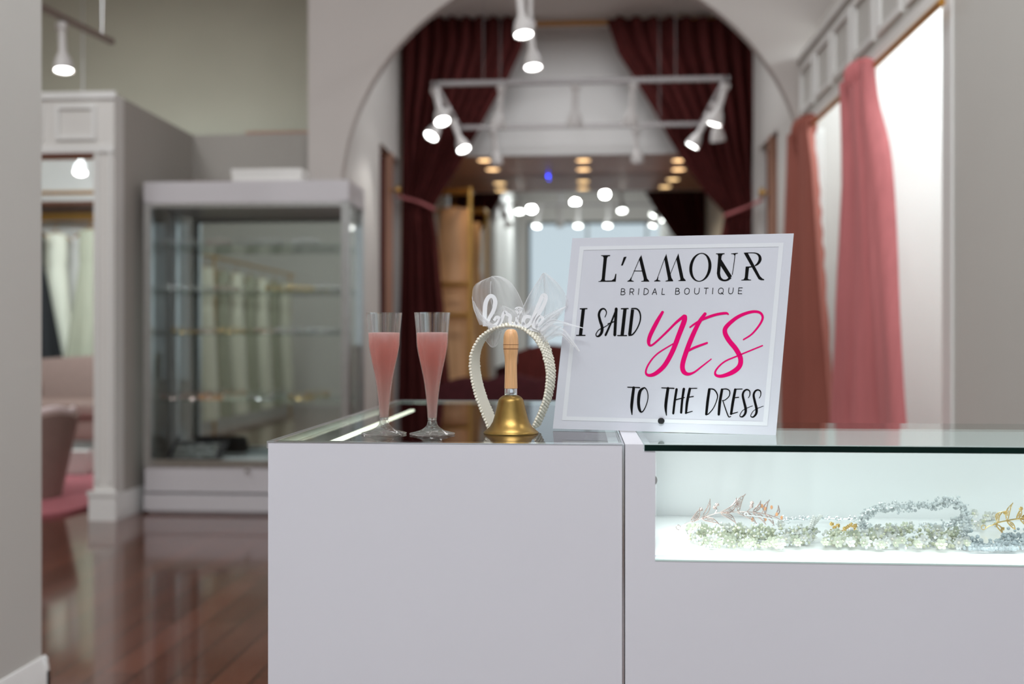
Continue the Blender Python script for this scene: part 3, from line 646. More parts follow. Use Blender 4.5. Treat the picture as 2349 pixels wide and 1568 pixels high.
# tulle bow: each leaf of net is a cupped surface between two edges
def leaf(mb, e0, e1, z0, bulge, fold=.004, nu=14, nv=16, waves=2.0, ph=0.0):
    a = smooth([(x, y, 0) for x, y in e0], 8); b = smooth([(x, y, 0) for x, y in e1], 8)
    def pick(q, t): i = t * (len(q) - 1); j = min(int(i), len(q) - 2); f2 = i - j; return (q[j][0] + (q[j + 1][0] - q[j][0]) * f2, q[j][1] + (q[j + 1][1] - q[j][1]) * f2)
    def fn(u, v):
        p, r = pick(a, v), pick(b, v); x = p[0] + (r[0] - p[0]) * u; y = p[1] + (r[1] - p[1]) * u
        return CP(x, y, z0 + .012 + bulge * v * v - fold * sin(pi * u) * (.3 + v) + .003 * sin(waves * pi * u * 2 + ph) * (1 - v * .5))
    return mb.grid(fn, nu, nv)
tl = MB()
leaf(tl, [(1145, 752), (1104, 735), (1088, 712), (1083, 680), (1090, 652), (1127, 634)], [(1150, 752), (1135, 720), (1128, 690), (1125, 660), (1126, 640), (1128, 634)], 1.452, .012)
leaf(tl, [(1150, 752), (1135, 720), (1127, 690), (1125, 660), (1126, 645), (1127, 634)], [(1205, 748), (1202, 708), (1188, 672), (1172, 648), (1150, 634), (1128, 633)], 1.459, .018, ph=1)
leaf(tl, [(1190, 748), (1200, 705), (1215, 675), (1232, 648), (1246, 626)], [(1240, 745), (1250, 712), (1252, 690), (1249, 655), (1247, 626)], 1.456, -.006)
leaf(tl, [(1240, 745), (1250, 712), (1253, 690), (1250, 655), (1247, 626)], [(1262, 752), (1300, 705), (1299, 680), (1280, 650), (1250, 625)], 1.452, -.014, ph=2)
leaf(tl, [(1225, 740), (1250, 725), (1275, 712), (1298, 703)], [(1250, 770), (1262, 735), (1280, 720), (1298, 703)], 1.440, -.006)
leaf(tl, [(1235, 755), (1262, 734), (1285, 736), (1310, 744), (1338, 752)], [(1252, 778), (1272, 762), (1290, 748), (1315, 748), (1338, 753)], 1.436, -.014)
leaf(tl, [(1240, 765), (1262, 745), (1290, 752), (1310, 775), (1330, 805)], [(1252, 785), (1270, 775), (1285, 768), (1300, 780), (1328, 806)], 1.440, -.016, ph=1.5)
leaf(tl, [(1232, 765), (1255, 770), (1280, 772), (1300, 770)], [(1245, 790), (1258, 772), (1280, 756), (1300, 768)], 1.447, -.002)
leaf(tl, [(1110, 770), (1112, 778), (1120, 788), (1129, 796)], [(1150, 757), (1146, 775), (1140, 790), (1130, 796)], 1.452, .004)
leaf(tl, [(1138, 762), (1105, 742), (1096, 728), (1090, 700)], [(1168, 750), (1148, 738), (1125, 735), (1092, 701)], 1.454, .004, ph=.7)
leaf(tl, [(1170, 752), (1182, 735), (1210, 712), (1228, 698)], [(1232, 752), (1225, 735), (1226, 715), (1229, 698)], 1.456, .004)
leaf(tl, [(1120, 752), (1128, 735), (1140, 712), (1152, 700)], [(1200, 750), (1195, 730), (1180, 712), (1153, 700)], 1.457, .004, ph=.4)
leaf(tl, [(1150, 752), (1158, 735), (1168, 720), (1180, 712)], [(1225, 752), (1220, 735), (1205, 718), (1182, 712)], 1.460, .004, ph=1.4)
leaf(tl, [(1215, 755), (1240, 742), (1262, 725), (1285, 715)], [(1245, 770), (1262, 752), (1276, 735), (1286, 715)], 1.457, .002, ph=2.4)
leaf(tl, [(1100, 745), (1092, 725), (1087, 705), (1085, 690)], [(1160, 750), (1130, 742), (1105, 722), (1087, 690)], 1.436, .004, ph=2)
tag(tl.build('tulle_bow', 'tulle', hb, True), 'sheer white tulle bow')
hm = MB()
def hem(pts, z, dz, r=.00042): q = smooth(pts, 6); m = len(q); hm.tube([CP(x, y, z + .012 + dz * (i / m) ** 2) for i, (x, y) in enumerate(q)], r, 5)
hem([(1140, 752), (1104, 735), (1088, 712), (1083, 680)], 1.452, .008); hem([(1135, 720), (1127, 690), (1125, 660), (1126, 645)], 1.452, .012)
hem([(1205, 748), (1202, 708), (1188, 672), (1172, 648)], 1.455, .014, .0003); hem([(1200, 705), (1215, 675), (1232, 648), (1246, 626)], 1.456, -.006, .0005)
hem([(1248, 725), (1252, 690), (1249, 655), (1247, 626)], 1.454, -.006); hem([(1300, 690), (1299, 680), (1280, 650), (1250, 625)], 1.452, -.014, .0003)
hem([(1225, 740), (1250, 725), (1275, 712), (1298, 703)], 1.440, -.006); hem([(1250, 755), (1262, 735), (1280, 720), (1298, 703)], 1.440, -.006)
hem([(1235, 755), (1262, 734), (1285, 736), (1310, 744), (1338, 752)], 1.436, -.014, .0006); hem([(1262, 745), (1290, 752), (1310, 775), (1330, 805)], 1.440, -.016)
hem([(1112, 778), (1120, 788), (1129, 796), (1140, 790), (1150, 760)], 1.452, .004)
hm.build('tulle_hem', 'tulle2', hb, True)
# ================================================================ TIARAS IN THE SHOWCASE
FLZ = .7578
def zlim(py, h=.004): return (CAM.z - FLZ - h) * F / (py - 784)
def zsafe(py, z, h=.0055): return min(z, zlim(py, h)) if py > 1000 else z
def gem_leaf(parent, p0, p1, z0, z1, wid, mat, bend=.18, name='leaf'):      # jewelled leaf: rim wire plus pave stones
    a = Vector(p0 + (0,)); b = Vector(p1 + (0,)); d = b - a; nn = Vector((-d.y, d.x, 0)).normalized(); mb = MB()
    def mid(t): q = a + d * t + nn * (sin(pi * t) * bend * d.length); return q
    wfun = lambda t: wid * (sin(pi * min(1, t * 1.08 + .02)) ** .8) * (1 - .35 * t)
    def P(q, t): return CP(q.x, q.y, zsafe(q.y, z0 + (z1 - z0) * t, .002))
    Lp, Rp = [], []
    for i in range(11):
        t = i / 10; m = mid(t); Lp.append(P(m + nn * wfun(t) / 2, t)); Rp.append(P(m - nn * wfun(t) / 2, t))
    mb.tube(Lp, .00045, 5); mb.tube(Rp, .00045, 5)
    for i in range(1, 14):
        t = i / 14; k = max(1, int(wfun(t) / 2.9)); m = mid(t)
        for j in range(k):
            s = 0 if k == 1 else (j / (k - 1) - .5) * .72
            q = m + nn * wfun(t) * s; mb.ball(P(q, t) - FW * .0006, .00095, 6, 4)
    return mb.build(name, mat, parent, True)
def stud(parent, px, py, z, mat, n=5, r=2.8, name='flower'):
    mb = MB()
    for i in range(n):
        a = 2 * pi * i / n + random.random(); mb.ball(CP(px + r * cos(a), py + r * sin(a), z), .0014, 7, 5)
    mb.ball(CP(px, py, z - .001), .0014, 7, 5); return mb.build(name, mat, parent, True)
def hook(parent, px, py, ex, ey, z, mat):
    mb = MB(); mb.tube([CP(px + 5 * cos(a / 12 * 2 * pi), py + 5.5 * sin(a / 12 * 2 * pi), z) for a in range(12)], .0006, 6, True)
    mb.tube([CP(px + 4, py + 3, z), CP((px + ex) / 2, (py + ey) / 2, z), CP(ex, ey, z)], .0007, 6); return mb.build('hook', mat, parent, True)
zt = 1.43
t = thing('leaf_tiara', CP(1680, 1200, zt), 'pale rose-gold tiara of jewelled leaves standing behind the cream flower headpiece', 'tiara')
stem_px = [(1570, 1202), (1577, 1199), (1601, 1192), (1632, 1180), (1653, 1175), (1693, 1173.5), (1724, 1174), (1758, 1179), (1785, 1189), (1800, 1200)]
MB().tube([CP(x, y, zt) for x, y in smooth(stem_px, 6)], .00065, 7).build('stem', 'rosegold', t, True)
for p0, p1, w_, bnd in (((1610, 1188), (1629, 1143), 10, .1), ((1653, 1175), (1690, 1140), 14, .22), ((1694, 1173), (1711, 1132), 15, -.16), ((1727, 1173), (1745, 1147), 11, .16), ((1756, 1178), (1766, 1145), 10, -.14), ((1777, 1184), (1785, 1158), 8, .18), ((1585, 1197), (1606, 1163), 15, .1),
                         ((1653, 1177), (1690, 1203), 12, -.14), ((1692, 1175), (1737, 1203), 13, -.14), ((1727, 1176), (1757, 1204), 11, -.14), ((1756, 1180), (1776, 1206), 9, -.1), ((1610, 1190), (1652, 1203), 12, -.1)):
    gem_leaf(t, p0, p1, zt, zt - .006, w_, 'rosegold', bnd)
for x, y in ((1645, 1157), (1640, 1163), (1691, 1154), (1725, 1153), (1608, 1168), (1724, 1160)): stud(t, x, y, zt, 'rosegold')
for x, y in ((1748, 1160), (1770, 1163), (1755, 1166), (1782, 1179), (1793, 1187), (1726, 1191), (1756, 1190)):
    mb = MB().ball(CP(x, y, zt - .003), .0024, 8, 5, (.8, .6, 1.3)); tag(mb.build('stone', 'orange', t, True), 'peach stone')
for a in ((1640, 1177, 1643, 1160), (1676, 1174, 1689, 1156), (1714, 1173, 1723, 1156), (1747, 1177, 1749, 1163)):
    MB().tube([CP(a[0], a[1], zt), CP((a[0] + a[2]) / 2 + 3, (a[1] + a[3]) / 2, zt), CP(a[2], a[3], zt)], .0007, 6).build('sprig', 'rosegold', t, True)
hook(t, 1556, 1209, 1577, 1200, zt, 'rosegold')
# silver comb wire lying across it
t2 = thing('hair_pin', CP(1760, 1190, 1.40), 'thin white hair pin with a loop lying across the leaf tiara', 'hair pin')
mb = MB().tube([CP(x, y, 1.41) for x, y in smooth([(1716, 1182), (1740, 1184), (1775, 1191), (1800, 1200), (1815, 1206)], 6)], .0008, 6)
mb.tube([CP(1712 + 4 * cos(k), 1179 + 4 * sin(k), 1.41) for k in (i * pi / 6 for i in range(12))], .0007, 6, True); mb.build('pin', 'acry', t2, True)

def flower_proto(mat, r, npet=6):
    mb = MB()
    for i in range(npet):
        a = 2 * pi * i / npet; m = Matrix.Rotation(a, 3, 'Z') @ Matrix.Rotation(radians(-24), 3, 'Y')
        mb.ball(m @ Vector((r * .6, 0, 0)), r * .5, 8, 5, (1, .72, .16), m)
    o = mb.build('flower', mat); c = MB().ball((0, 0, r * .18), r * .27, 8, 6).build('flower_centre', 'pearl', o); return o
def headpiece(label, name, region, nf, zc, mats, r=.0078, nb=60, beadm='grnb', centre=1700):
    t = thing(name, CP(centre, 1255, zlim(1255)), label, 'hair piece')
    protos = [flower_proto(m_, r * k) for m_ in mats for k in (1, .75)]
    used = set()
    (xa, xb), top, bot = region
    for i in range(nf):
        px = xa + (xb - xa) * ((i + .5) / nf + random.uniform(-.02, .02)); f = (px - xa) / (xb - xa); arc = sin(pi * min(1, max(0, f))) ** .5
        py = random.uniform(interp(top, px), interp(bot, px)); z = zsafe(py, zc - .03 * arc * (py - 1200) / 60 + random.uniform(-.01, .01), .009)
        z = max(z, 1.288)
        k = random.randrange(len(protos)); p = protos[k]
        o = p if k not in used else copy_tree(p)
        used.add(k); o.parent = t; o.location = CP(px, py, z) - t.location
        q = (-FW + RT * random.uniform(-.7, .7) + UP * random.uniform(-.2, .9)).to_track_quat('Z', 'Y'); o.rotation_euler = q.to_euler()
    for k, p in enumerate(protos):
        if k not in used:
            for ch in list(p.children): bpy.data.objects.remove(ch)
            bpy.data.objects.remove(p)
    mb = MB(); mw = MB()
    for i in range(nb):
        px = random.uniform(xa, xb); py = random.uniform(interp(top, px) + 4, interp(bot, px) + 4)
        mb.ball(CP(px, py, max(1.287, zsafe(py, zc + random.uniform(-.03, .012), .004))), random.uniform(.0013, .0030), 7, 5)
    tag(mb.build('bead_cluster', beadm, t, True), kind='stuff')
    mc = MB()
    for i in range(nb // 2):
        px = random.uniform(xa, xb); py = random.uniform(interp(top, px) - 4, interp(bot, px) + 8)
        mc.ball(CP(px, py, max(1.287, zsafe(py, zc - .03 + random.uniform(-.02, .02), .004))), random.uniform(.0010, .0024), 7, 5)
    tag(mc.build('crystal_beads', 'crystal', t, True), kind='stuff')
    pts = [CP(xa + (xb - xa) * i / 10, interp(bot, xa + (xb - xa) * i / 10) - 12, max(1.29, zsafe(interp(bot, xa + (xb - xa) * i / 10) - 12, zc - .02 * sin(pi * i / 10)))) for i in range(11)]
    mw.tube(pts, .0009, 7).build('band', 'silver', t, True)
    return t
hp = headpiece('cream flower and bead headpiece lying in front of the rose-gold leaf tiara', 'flower_headpiece', ((1580, 1868), [(1580, 1212), (1620, 1200), (1700, 1202), (1800, 1203), (1868, 1205)], [(1580, 1235), (1620, 1250), (1700, 1250), (1780, 1250), (1840, 1246), (1868, 1236)]), 70, 1.365, ['petal', 'petalw', 'petal'], nb=240, centre=1720)
for a in ((1862, 1205, 1881, 1182), (1858, 1210, 1866, 1184), (1850, 1222, 1876, 1218)):
    mb = MB()
    for i in range(7):
        f = i / 6; mb.ball(CP(a[0] + (a[2] - a[0]) * f, a[1] + (a[3] - a[1]) * f, 1.36), .0030 - .001 * f, 8, 6)
        mb.ball(CP(a[0] + (a[2] - a[0]) * f + 4, a[1] + (a[3] - a[1]) * f + 1, 1.355), .0016, 6, 4)
    mb.build('pearl_sprig', 'petalw', hp, True)
hp2 = headpiece('wide white and sage flower headpiece lying below the silver vine loop', 'flower_headpiece', ((1890, 2215), [(1890, 1228), (1930, 1212), (2000, 1214), (2060, 1196), (2120, 1205), (2215, 1222)], [(1890, 1245), (1940, 1248), (2050, 1250), (2150, 1250), (2215, 1250)]), 72, 1.355, ['petalw', 'petal'], nb=200, r=.0080, centre=2050)

def sparkle(name, parent, pts, mat, per=6, spread=6, rr=(.0013, .0032), zj=.006, wire='silver', wr=.0008, nclu=None):
    q = smooth(pts, 8)
    MB().tube([CP(x, y, z) for x, y, z in q], wr, 6).build('wire', wire, parent, True)
    nclu = nclu or len(q) // 3
    for i in range(nclu):
        x, y, z = q[int((i + .5) / nclu * (len(q) - 1))]; mb = MB()
        for j in range(per):
            bm = bmesh.new(); bmesh.ops.create_icosphere(bm, subdivisions=1, radius=random.uniform(*rr))
            yy = min(y + random.gauss(0, spread), 1259); c = CP(x + random.gauss(0, spread), yy, zsafe(yy, z + random.uniform(-zj, zj)))
            sx = random.uniform(.6, 1)
            mb.add([c + Vector((v.co.x, v.co.y * sx, v.co.z)) for v in bm.verts], [[v.index for v in f.verts] for f in bm.faces]); bm.free()
        mb.build(name, mat, parent, True)
t = thing('crystal_vine', CP(2100, 1240, 1.33), 'silver crystal hair vine curled upright in a loop over the sage flowers', 'hair vine')
sparkle('crystal_cluster', t, [(1974, 1214, 1.42), (1976, 1194, 1.42), (1989, 1176, 1.42), (2010, 1168, 1.41), (2037, 1165, 1.405), (2068, 1162, 1.40), (2099, 1159, 1.395), (2131, 1158, 1.39), (2160, 1153, 1.385), (2185, 1148, 1.38), (2204, 1158, 1.375), (2215, 1175, 1.365), (2218, 1198, 1.355), (2213, 1220, 1.335), (2205, 1240, 1.32)], 'crystal', per=15, spread=5.5, nclu=42, rr=(.001, .0026))
sparkle('crystal_cluster', t, [(2205, 1188, 1.38), (2185, 1200, 1.385), (2150, 1208, 1.39), (2115, 1208, 1.39)], 'crystal', per=13, spread=5, nclu=10, rr=(.001, .0024))
sparkle('crystal_cluster', t, [(1974, 1214, 1.42), (2000, 1212, 1.41), (2025, 1213, 1.40)], 'crystal', per=12, spread=5, nclu=6, rr=(.001, .0024))
t = thing('crystal_comb', CP(2300, 1260, 1.32), 'bluish crystal hair comb lying below the yellow-gold tiara', 'hair comb')
sparkle('crystal_cluster', t, [(2212, 1238, 1.335), (2240, 1250, 1.32), (2270, 1258, 1.31), (2300, 1255, 1.31), (2330, 1250, 1.31), (2360, 1246, 1.31)], 'bluec', per=16, spread=8, nclu=14, rr=(.0013, .0034))
sparkle('crystal_cluster', t, [(2300, 1236, 1.34), (2330, 1230, 1.34), (2360, 1228, 1.34)], 'bluec', per=14, spread=7, nclu=7, rr=(.0013, .003))
t = thing('leaf_tiara', CP(2320, 1215, 1.42), 'yellow-gold jewelled leaf tiara cut off by the frame edge', 'tiara')
MB().tube([CP(x, y, 1.42) for x, y in smooth([(2278, 1203), (2290, 1198), (2308, 1194), (2330, 1190), (2360, 1188), (2390, 1190)], 6)], .001, 7).build('stem', 'ygold', t, True)
for p0, p1, w_, bnd in (((2290, 1199), (2305, 1172), 12, -.3), ((2310, 1194), (2324, 1152), 11, -.1), ((2332, 1190), (2342, 1163), 11, .1), ((2355, 1189), (2366, 1150), 13, -.1), ((2284, 1202), (2300, 1224), 10, -.1), ((2310, 1195), (2330, 1218), 11, -.1), ((2340, 1190), (2362, 1214), 11, -.1)):
    gem_leaf(t, p0, p1, 1.42, 1.415, w_, 'ygold', bnd)
for x, y in ((2306, 1176), (2342, 1166), (2348, 1185), (2300, 1212)): stud(t, x, y, 1.418, 'ygold')
hook(t, 2256, 1209, 2280, 1203, 1.42, 'ygold')
t = thing('gold_flower_comb', CP(1935, 1220, zlim(1222)), 'small yellow-gold flower comb left of the silver vine loop', 'hair comb')
for x, y in ((1908, 1201), (1914, 1210), (1922, 1205), (1938, 1212), (1945, 1208), (1952, 1203), (1958, 1212), (1948, 1216), (1916, 1217), (1962, 1205)): stud(t, x, y, 1.395, 'ygold', 6, 3.4)
MB().tube([CP(x, y, 1.40) for x, y in ((1904, 1214), (1935, 1217), (1966, 1213))], .0009, 6).build('wire', 'ygold', t, True)
t = thing('crystal_belt', CP(1900, 1190, 1.50), 'narrow silver crystal strip lying at the back of the showcase', 'belt')
sparkle('crystal_cluster', t, [(1800, 1190, 1.50), (1850, 1189, 1.505), (1900, 1189, 1.505), (1970, 1190, 1.50)], 'silver', per=10, spread=3, nclu=14, rr=(.0009, .0018), zj=.004)
t = headpiece('small white flower spray standing behind the yellow-gold tiara', 'flower_spray', ((2205, 2285), [(2205, 1178), (2245, 1168), (2285, 1178)], [(2205, 1206), (2245, 1208), (2285, 1206)]), 14, 1.46, ['petalw'], nb=14, r=.0075, centre=2245)
t.location = t.location

# ================================================================ LAMPS
def lamp_proto():
    t = thing('track_spotlight', (0, 0, 0), '', 'spotlight', 'white track spotlights')
    MB().lathe([(0, .02), (.03, .02), (.032, .012), (.032, -.012), (.03, -.02), (0, -.02)], 20).build('adapter', 'lampw', t)
    MB().lathe([(0, -.012), (.021, -.02), (.022, -.15), (.026, -.165), (.044, -.20), (.056, -.255), (.056, -.272), (.050, -.272), (.046, -.262), (0, -.262)], 28).build('housing', 'lampw', t)
    tag(MB().lathe([(0, -.2665), (.0495, -.2665), (.0495, -.263)], 24).build('lamp_face', 'glow', t), 'glowing white lamp face')
    return t
LP = lamp_proto(); LP_used = [False]
def lamp(face_px, z, d, label, power=6, target=None, lit=True, group='white track spotlights'):
    global LP
    d = Vector(d).normalized(); face = CP(face_px[0], face_px[1], z); org = face - d * .266
    o = LP if not LP_used[0] else copy_tree(LP); LP_used[0] = True
    o.location = org; o.rotation_euler = (-d).to_track_quat('Z', 'Y').to_euler(); o['label'] = label; o['group'] = group
    if not lit:
        for ch in o.children:
            if ch.name.startswith('lamp_face'):
                ch.data = ch.data.copy(); ch.data.materials[0] = M['lampw']; ch['label'] = 'unlit lamp face'
    elif power: spot('track_lamp_light', face + d * .02, face + d * 2, power, 75)
    return o, org
dn = lambda a, b=0: RT * a + FW * b - UP
# lamp on the left track
o, p = lamp((146, 160), 5.84, dn(.10, -.12), 'lit spotlight hanging from the short track at the far left', 9)
t = thing('ceiling_track', p, 'short dark ceiling track on a thin rod above the far left doorway', 'lighting track')
a, b = CP(60, 20, 5.6), CP(219, 97, 6.1); k0 = p + UP * .02
dv = (b - a).normalized(); a2 = k0 - dv * 1.4 + UP * .022; b2 = k0 + dv * .42 + UP * .022
mb = MB(); sdv = dv.cross(UP).normalized() * .018
mb.prism([a2 - sdv, a2 + sdv, a2 + sdv + UP * .03, a2 - sdv + UP * .03], b2 - a2); mb.build('rail', 'drail', t, True)
r0 = k0 + dv * .33 + UP * .05; MB().tube([r0, Vector((r0.x, r0.y, H))], .005, 6).build('rod', 'alu', t, True)
r0 = k0 - dv * 1.1 + UP * .05; MB().tube([r0, Vector((r0.x, r0.y, H))], .005, 6).build('rod', 'alu', t, True)
# two lamps before the arch
o1, p1 = lamp((1201, 78), 5.5, dn(.10, -.16), 'lit spotlight hanging highest, in front of the left drape edge', 10)
o2, p2 = lamp((1223, 153), 6.1, dn(.06, -.16), 'lit spotlight just below the highest one, over the pale bulkhead', 10)
t = thing('ceiling_track', p1, 'lighting track running away above the arch, above the frame', 'lighting track')
zt_ = max(p1.z, p2.z) + .45
mb = MB().box(p1.x - .02, p1.x + .02, 2.4, 6.3, zt_, zt_ + .035); mb.build('rail', 'lampw', t, True)
for pp in (p1, p2): MB().tube([pp + UP * .015, Vector((pp.x, pp.y, zt_))], .017, 10).build('drop_stem', 'lampw', t, True)
for yy in (2.8, 5.8): MB().tube([(p1.x, yy, zt_ + .035), (p1.x, yy, H)], .005, 6).build('rod', 'alu', t, True)
# square track in the hall
TZ = 2.85
c1, c2, c3, c4 = WZ(986, 187, TZ), WZ(1661, 187, TZ), WZ(1609, 289, TZ), WZ(1056, 289, TZ)
yn, yf = (c1.y + c2.y) / 2, (c3.y + c4.y) / 2; xl, xr = (c1.x + c4.x) / 2, (c2.x + c3.x) / 2
t = thing('square_lighting_track', ((xl + xr) / 2, (yn + yf) / 2, TZ), 'white square lighting track hung in the hall behind the arch', 'lighting track')
MB().box(xl, xr, yn - .018, yn + .018, TZ - .015, TZ + .017).build('rail', 'railm', t, True); MB().box(xl, xr, yf - .018, yf + .018, TZ - .015, TZ + .017).build('rail', 'railm', t, True)
MB().box(xl - .018, xl + .018, yn - .018, yf + .018, TZ - .016, TZ + .016).build('rail', 'railm', t, True); MB().box(xr - .018, xr + .018, yn - .018, yf + .018, TZ - .016, TZ + .016).build('rail', 'railm', t, True)
for x in (xl + .35, xr - .35):
    for y in (yn, yf): MB().tube([(x, y, TZ + .017), (x, y, HC)], .0022, 6).build('rod', 'railm', t, True)
def track_lamp(x, y, d, label, lit=True, power=7):
    global LP
    d = Vector(d).normalized(); o = copy_tree(LP); org = Vector((x, y, TZ - .037)); o.location = org; o.rotation_euler = (-d).to_track_quat('Z', 'Y').to_euler()
    o['label'] = label; o['group'] = 'white track spotlights'
    if not lit:
        for ch in o.children:
            if ch.name.startswith('lamp_face'):
                ch.data = ch.data.copy(); ch.data.materials[0] = M['lampw']; ch['label'] = 'unlit lamp face'
    elif power: spot('track_lamp_light', org + d * .29, org + d * 2, power, 75)
    return o
dl = yf - yn
track_lamp(xl, yn + .05, dn(.25, -.45), 'topmost lit spotlight of the left cluster on the square track')
track_lamp(xl, yn + dl * .45, dn(-.5, -.5), 'lit spotlight of the left cluster turned furthest outward')
track_lamp(xl, yn + dl * .72, dn(.38, -.35), 'lowest lit spotlight of the left cluster, its face below the others')
for px, lab in ((1150, 'spotlight with added glow on the front rail beside the left drape'), (1320, 'spotlight with added glow at the middle of the front rail'), (1452, 'spotlight with added glow on the front rail beside the right drape')):
    track_lamp(WZ(px, 187, TZ).x, yn, dn(-.12 if px < 1200 else (.0 if px < 1400 else -.05), .35), lab, True, 3)  # these lamps are off; glowing faces and weak spots are added
for px, lab in ((1130, 'dim spotlight on the rear rail nearer the left drape'), (1458, 'dim spotlight on the rear rail nearer the right drape')):
    track_lamp(WZ(px, 289, TZ).x, yf, dn(.1, .4), lab, True, 3)
track_lamp(xr, yn + .06, dn(-.28, .12), 'spotlight at the front corner of the right cluster', True, 5)
track_lamp(xr, yn + dl * .42, dn(.15, .3), 'spotlight in the middle of the right cluster', True, 4)
track_lamp(xr, yn + dl * .66, dn(-.55, .1), 'spotlight of the right cluster tilted toward the hall centre', True, 5)
# recessed lights in the alcove ceiling
dp = None
for k_, (px, py) in enumerate(((1112, 367), (1338, 367), (1558, 367), (1130, 388), (1338, 388), (1556, 388))):
    q = WZ(px, py, 2.717)
    lab = 'warm recessed light, %s row, %s of the alcove ceiling' % ('front' if k_ < 3 else 'rear', ('left side', 'middle', 'right side')[k_ % 3])
    if dp is None:
        dp = thing('recessed_light', q, lab, 'downlight', 'warm recessed lights in the alcove')
        MB().lathe([(.078, .0028), (.080, -.004), (.066, -.006), (.064, .002)], 24).build('rim', 'lampw', dp)
        tag(MB().lathe([(0, -.002), (.065, -.002), (.065, .0015)], 24).build('lamp_face', 'warm', dp), 'glowing warm lamp face')
    else: dup(dp, q, lab)
    spot('recessed_lamp_light', q - UP * .02, q - UP * 2, 9, 120, (1, .75, .5))
t = thing('blue_light_cover', WZ(1258, 401, 2.716), 'blue light on a small added cover in the alcove ceiling', 'blue light')  # cover made up to carry the blue dot of light
MB().lathe([(0, .003), (.035, .003), (.033, -.012), (.02, -.02), (0, -.021)], 20).build('cover', 'lampw', t)
tag(MB().ball((0, -.03, -.016), .008, 8, 6).build('indicator', 'blue', t), 'blue indicator light')

# ================================================================ DRAPES
def drape(name, parent, L, R, py0, py1, pos, amp, npl, mat, nu=120, nv=40, ph=0., taper=None):
    def fn(u, v):
        py = py0 + (py1 - py0) * v; a, b = interp(L, py), interp(R, py)
        k = 1.0 if taper is None else interp(taper, py)
        p = pos(a + (b - a) * u, py); d = amp * k * (sin(2 * pi * npl * u + ph + .5 * sin(3 * v)) + .35 * sin(2 * pi * npl * 2.3 * u + 1.3 + v))
        return p + pos.n * d
    class _: pass
    return MB().grid(fn, nu, nv).build(name, mat, parent, True)
class onY:
    def __init__(s, Y): s.Y = Y; s.n = Vector((0, 1, 0))
    def __call__(s, px, py): return WY(px, py, s.Y)
class onX:
    def __init__(s, X): s.X = X; s.n = Vector((1, 0, 0))
    def __call__(s, px, py): return WX(px, py, s.X)
YDR = 8.52
inner = [(48, 1203), (107, 1199), (180, 1166), (233, 1132), (315, 1088), (388, 1049), (440, 1015), (480, 994)]
t = thing('hall_drape', WY(1000, 900, YDR), 'dark burgundy drape tied back at the left of the hall', 'drape')
drape('upper_cloth', t, [(40, 919), (480, 921)], inner, 40, 482, onY(YDR), .05, 9, 'maroon', taper=[(40, .9), (300, 1), (480, .35)])
drape('lower_cloth', t, [(480, 920), (980, 905)], [(480, 993), (545, 1003), (646, 1011), (700, 1017), (900, 1032), (1010, 1040)], 480, 1085, onY(YDR), .05, 5, 'maroon', ph=1, taper=[(480, .35), (600, 1), (1000, 1.2)])
def tieback(parent, pts): MB().tube([WY(x, y, Y) for x, y, Y in smooth(pts, 6)], [.012] * (6 * (len(pts) - 1) + 1), 8).build('tieback', 'rose', parent, True)
tieback(t, [(912, 450, 8.2), (935, 456, 8.44), (965, 465, 8.40), (990, 477, 8.41), (997, 482, 8.50)])
t = thing('hall_drape', WY(1690, 900, YDR), 'dark burgundy drape tied back at the right of the hall', 'drape')
innr = [(48, 1393), (121, 1418), (180, 1457), (252, 1501), (315, 1535), (379, 1574), (446, 1622), (490, 1662)]
drape('upper_cloth', t, innr, [(40, 1737), (495, 1738)], 40, 497, onY(YDR), .05, 9, 'maroon', taper=[(40, .9), (300, 1), (495, .35)])
drape('lower_cloth', t, [(495, 1662), (545, 1654), (700, 1645), (1000, 1630)], [(495, 1738), (1000, 1748)], 495, 1085, onY(YDR), .05, 5, 'maroon', ph=1, taper=[(495, .35), (600, 1), (1000, 1.2)])
tieback(t, [(1662, 496, 8.50), (1668, 492, 8.41), (1690, 484, 8.40), (1720, 472, 8.2), (1748, 458, 7.76)])
t = thing('hall_curtain_rod', WY(1300, 53, 8.60), 'gold rod the hall drapes hang from', 'curtain rod')
a, b = WY(1300, 53, 8.61), 0
MB().tube([(HL + .002, 8.61, a.z), (HR - .002, 8.61, a.z)], .022, 12).build('rod', 'goldrod', t, True)
for s_, px, py in ((1, 910, 436), (-1, 1752, 442)):
    X_ = HL if s_ > 0 else HR
    q = WX(px, py, X_ + s_ * .05)
    t = thing('holdback_knob', (X_, q.y, q.z), 'brass holdback knob on the %s' % ('post beside the left drape' if s_ > 0 else 'wall beside the right drape'), 'holdback', 'brass holdbacks')
    mm = Vector((s_, 0, 0)).to_track_quat('Z', 'Y').to_matrix()
    on_axis(MB(), [(0, .001), (.025, .001), (.025, .006), (.010, .010), (.010, .05)], (0, 0, 0), mm).build('stalk', 'gold', t)
    on_axis(MB(), [(.010, .045), (.03, .05), (.042, .06), (.038, .075), (.02, .084), (0, .086)], (0, 0, 0), mm).build('knob', 'gold', t)
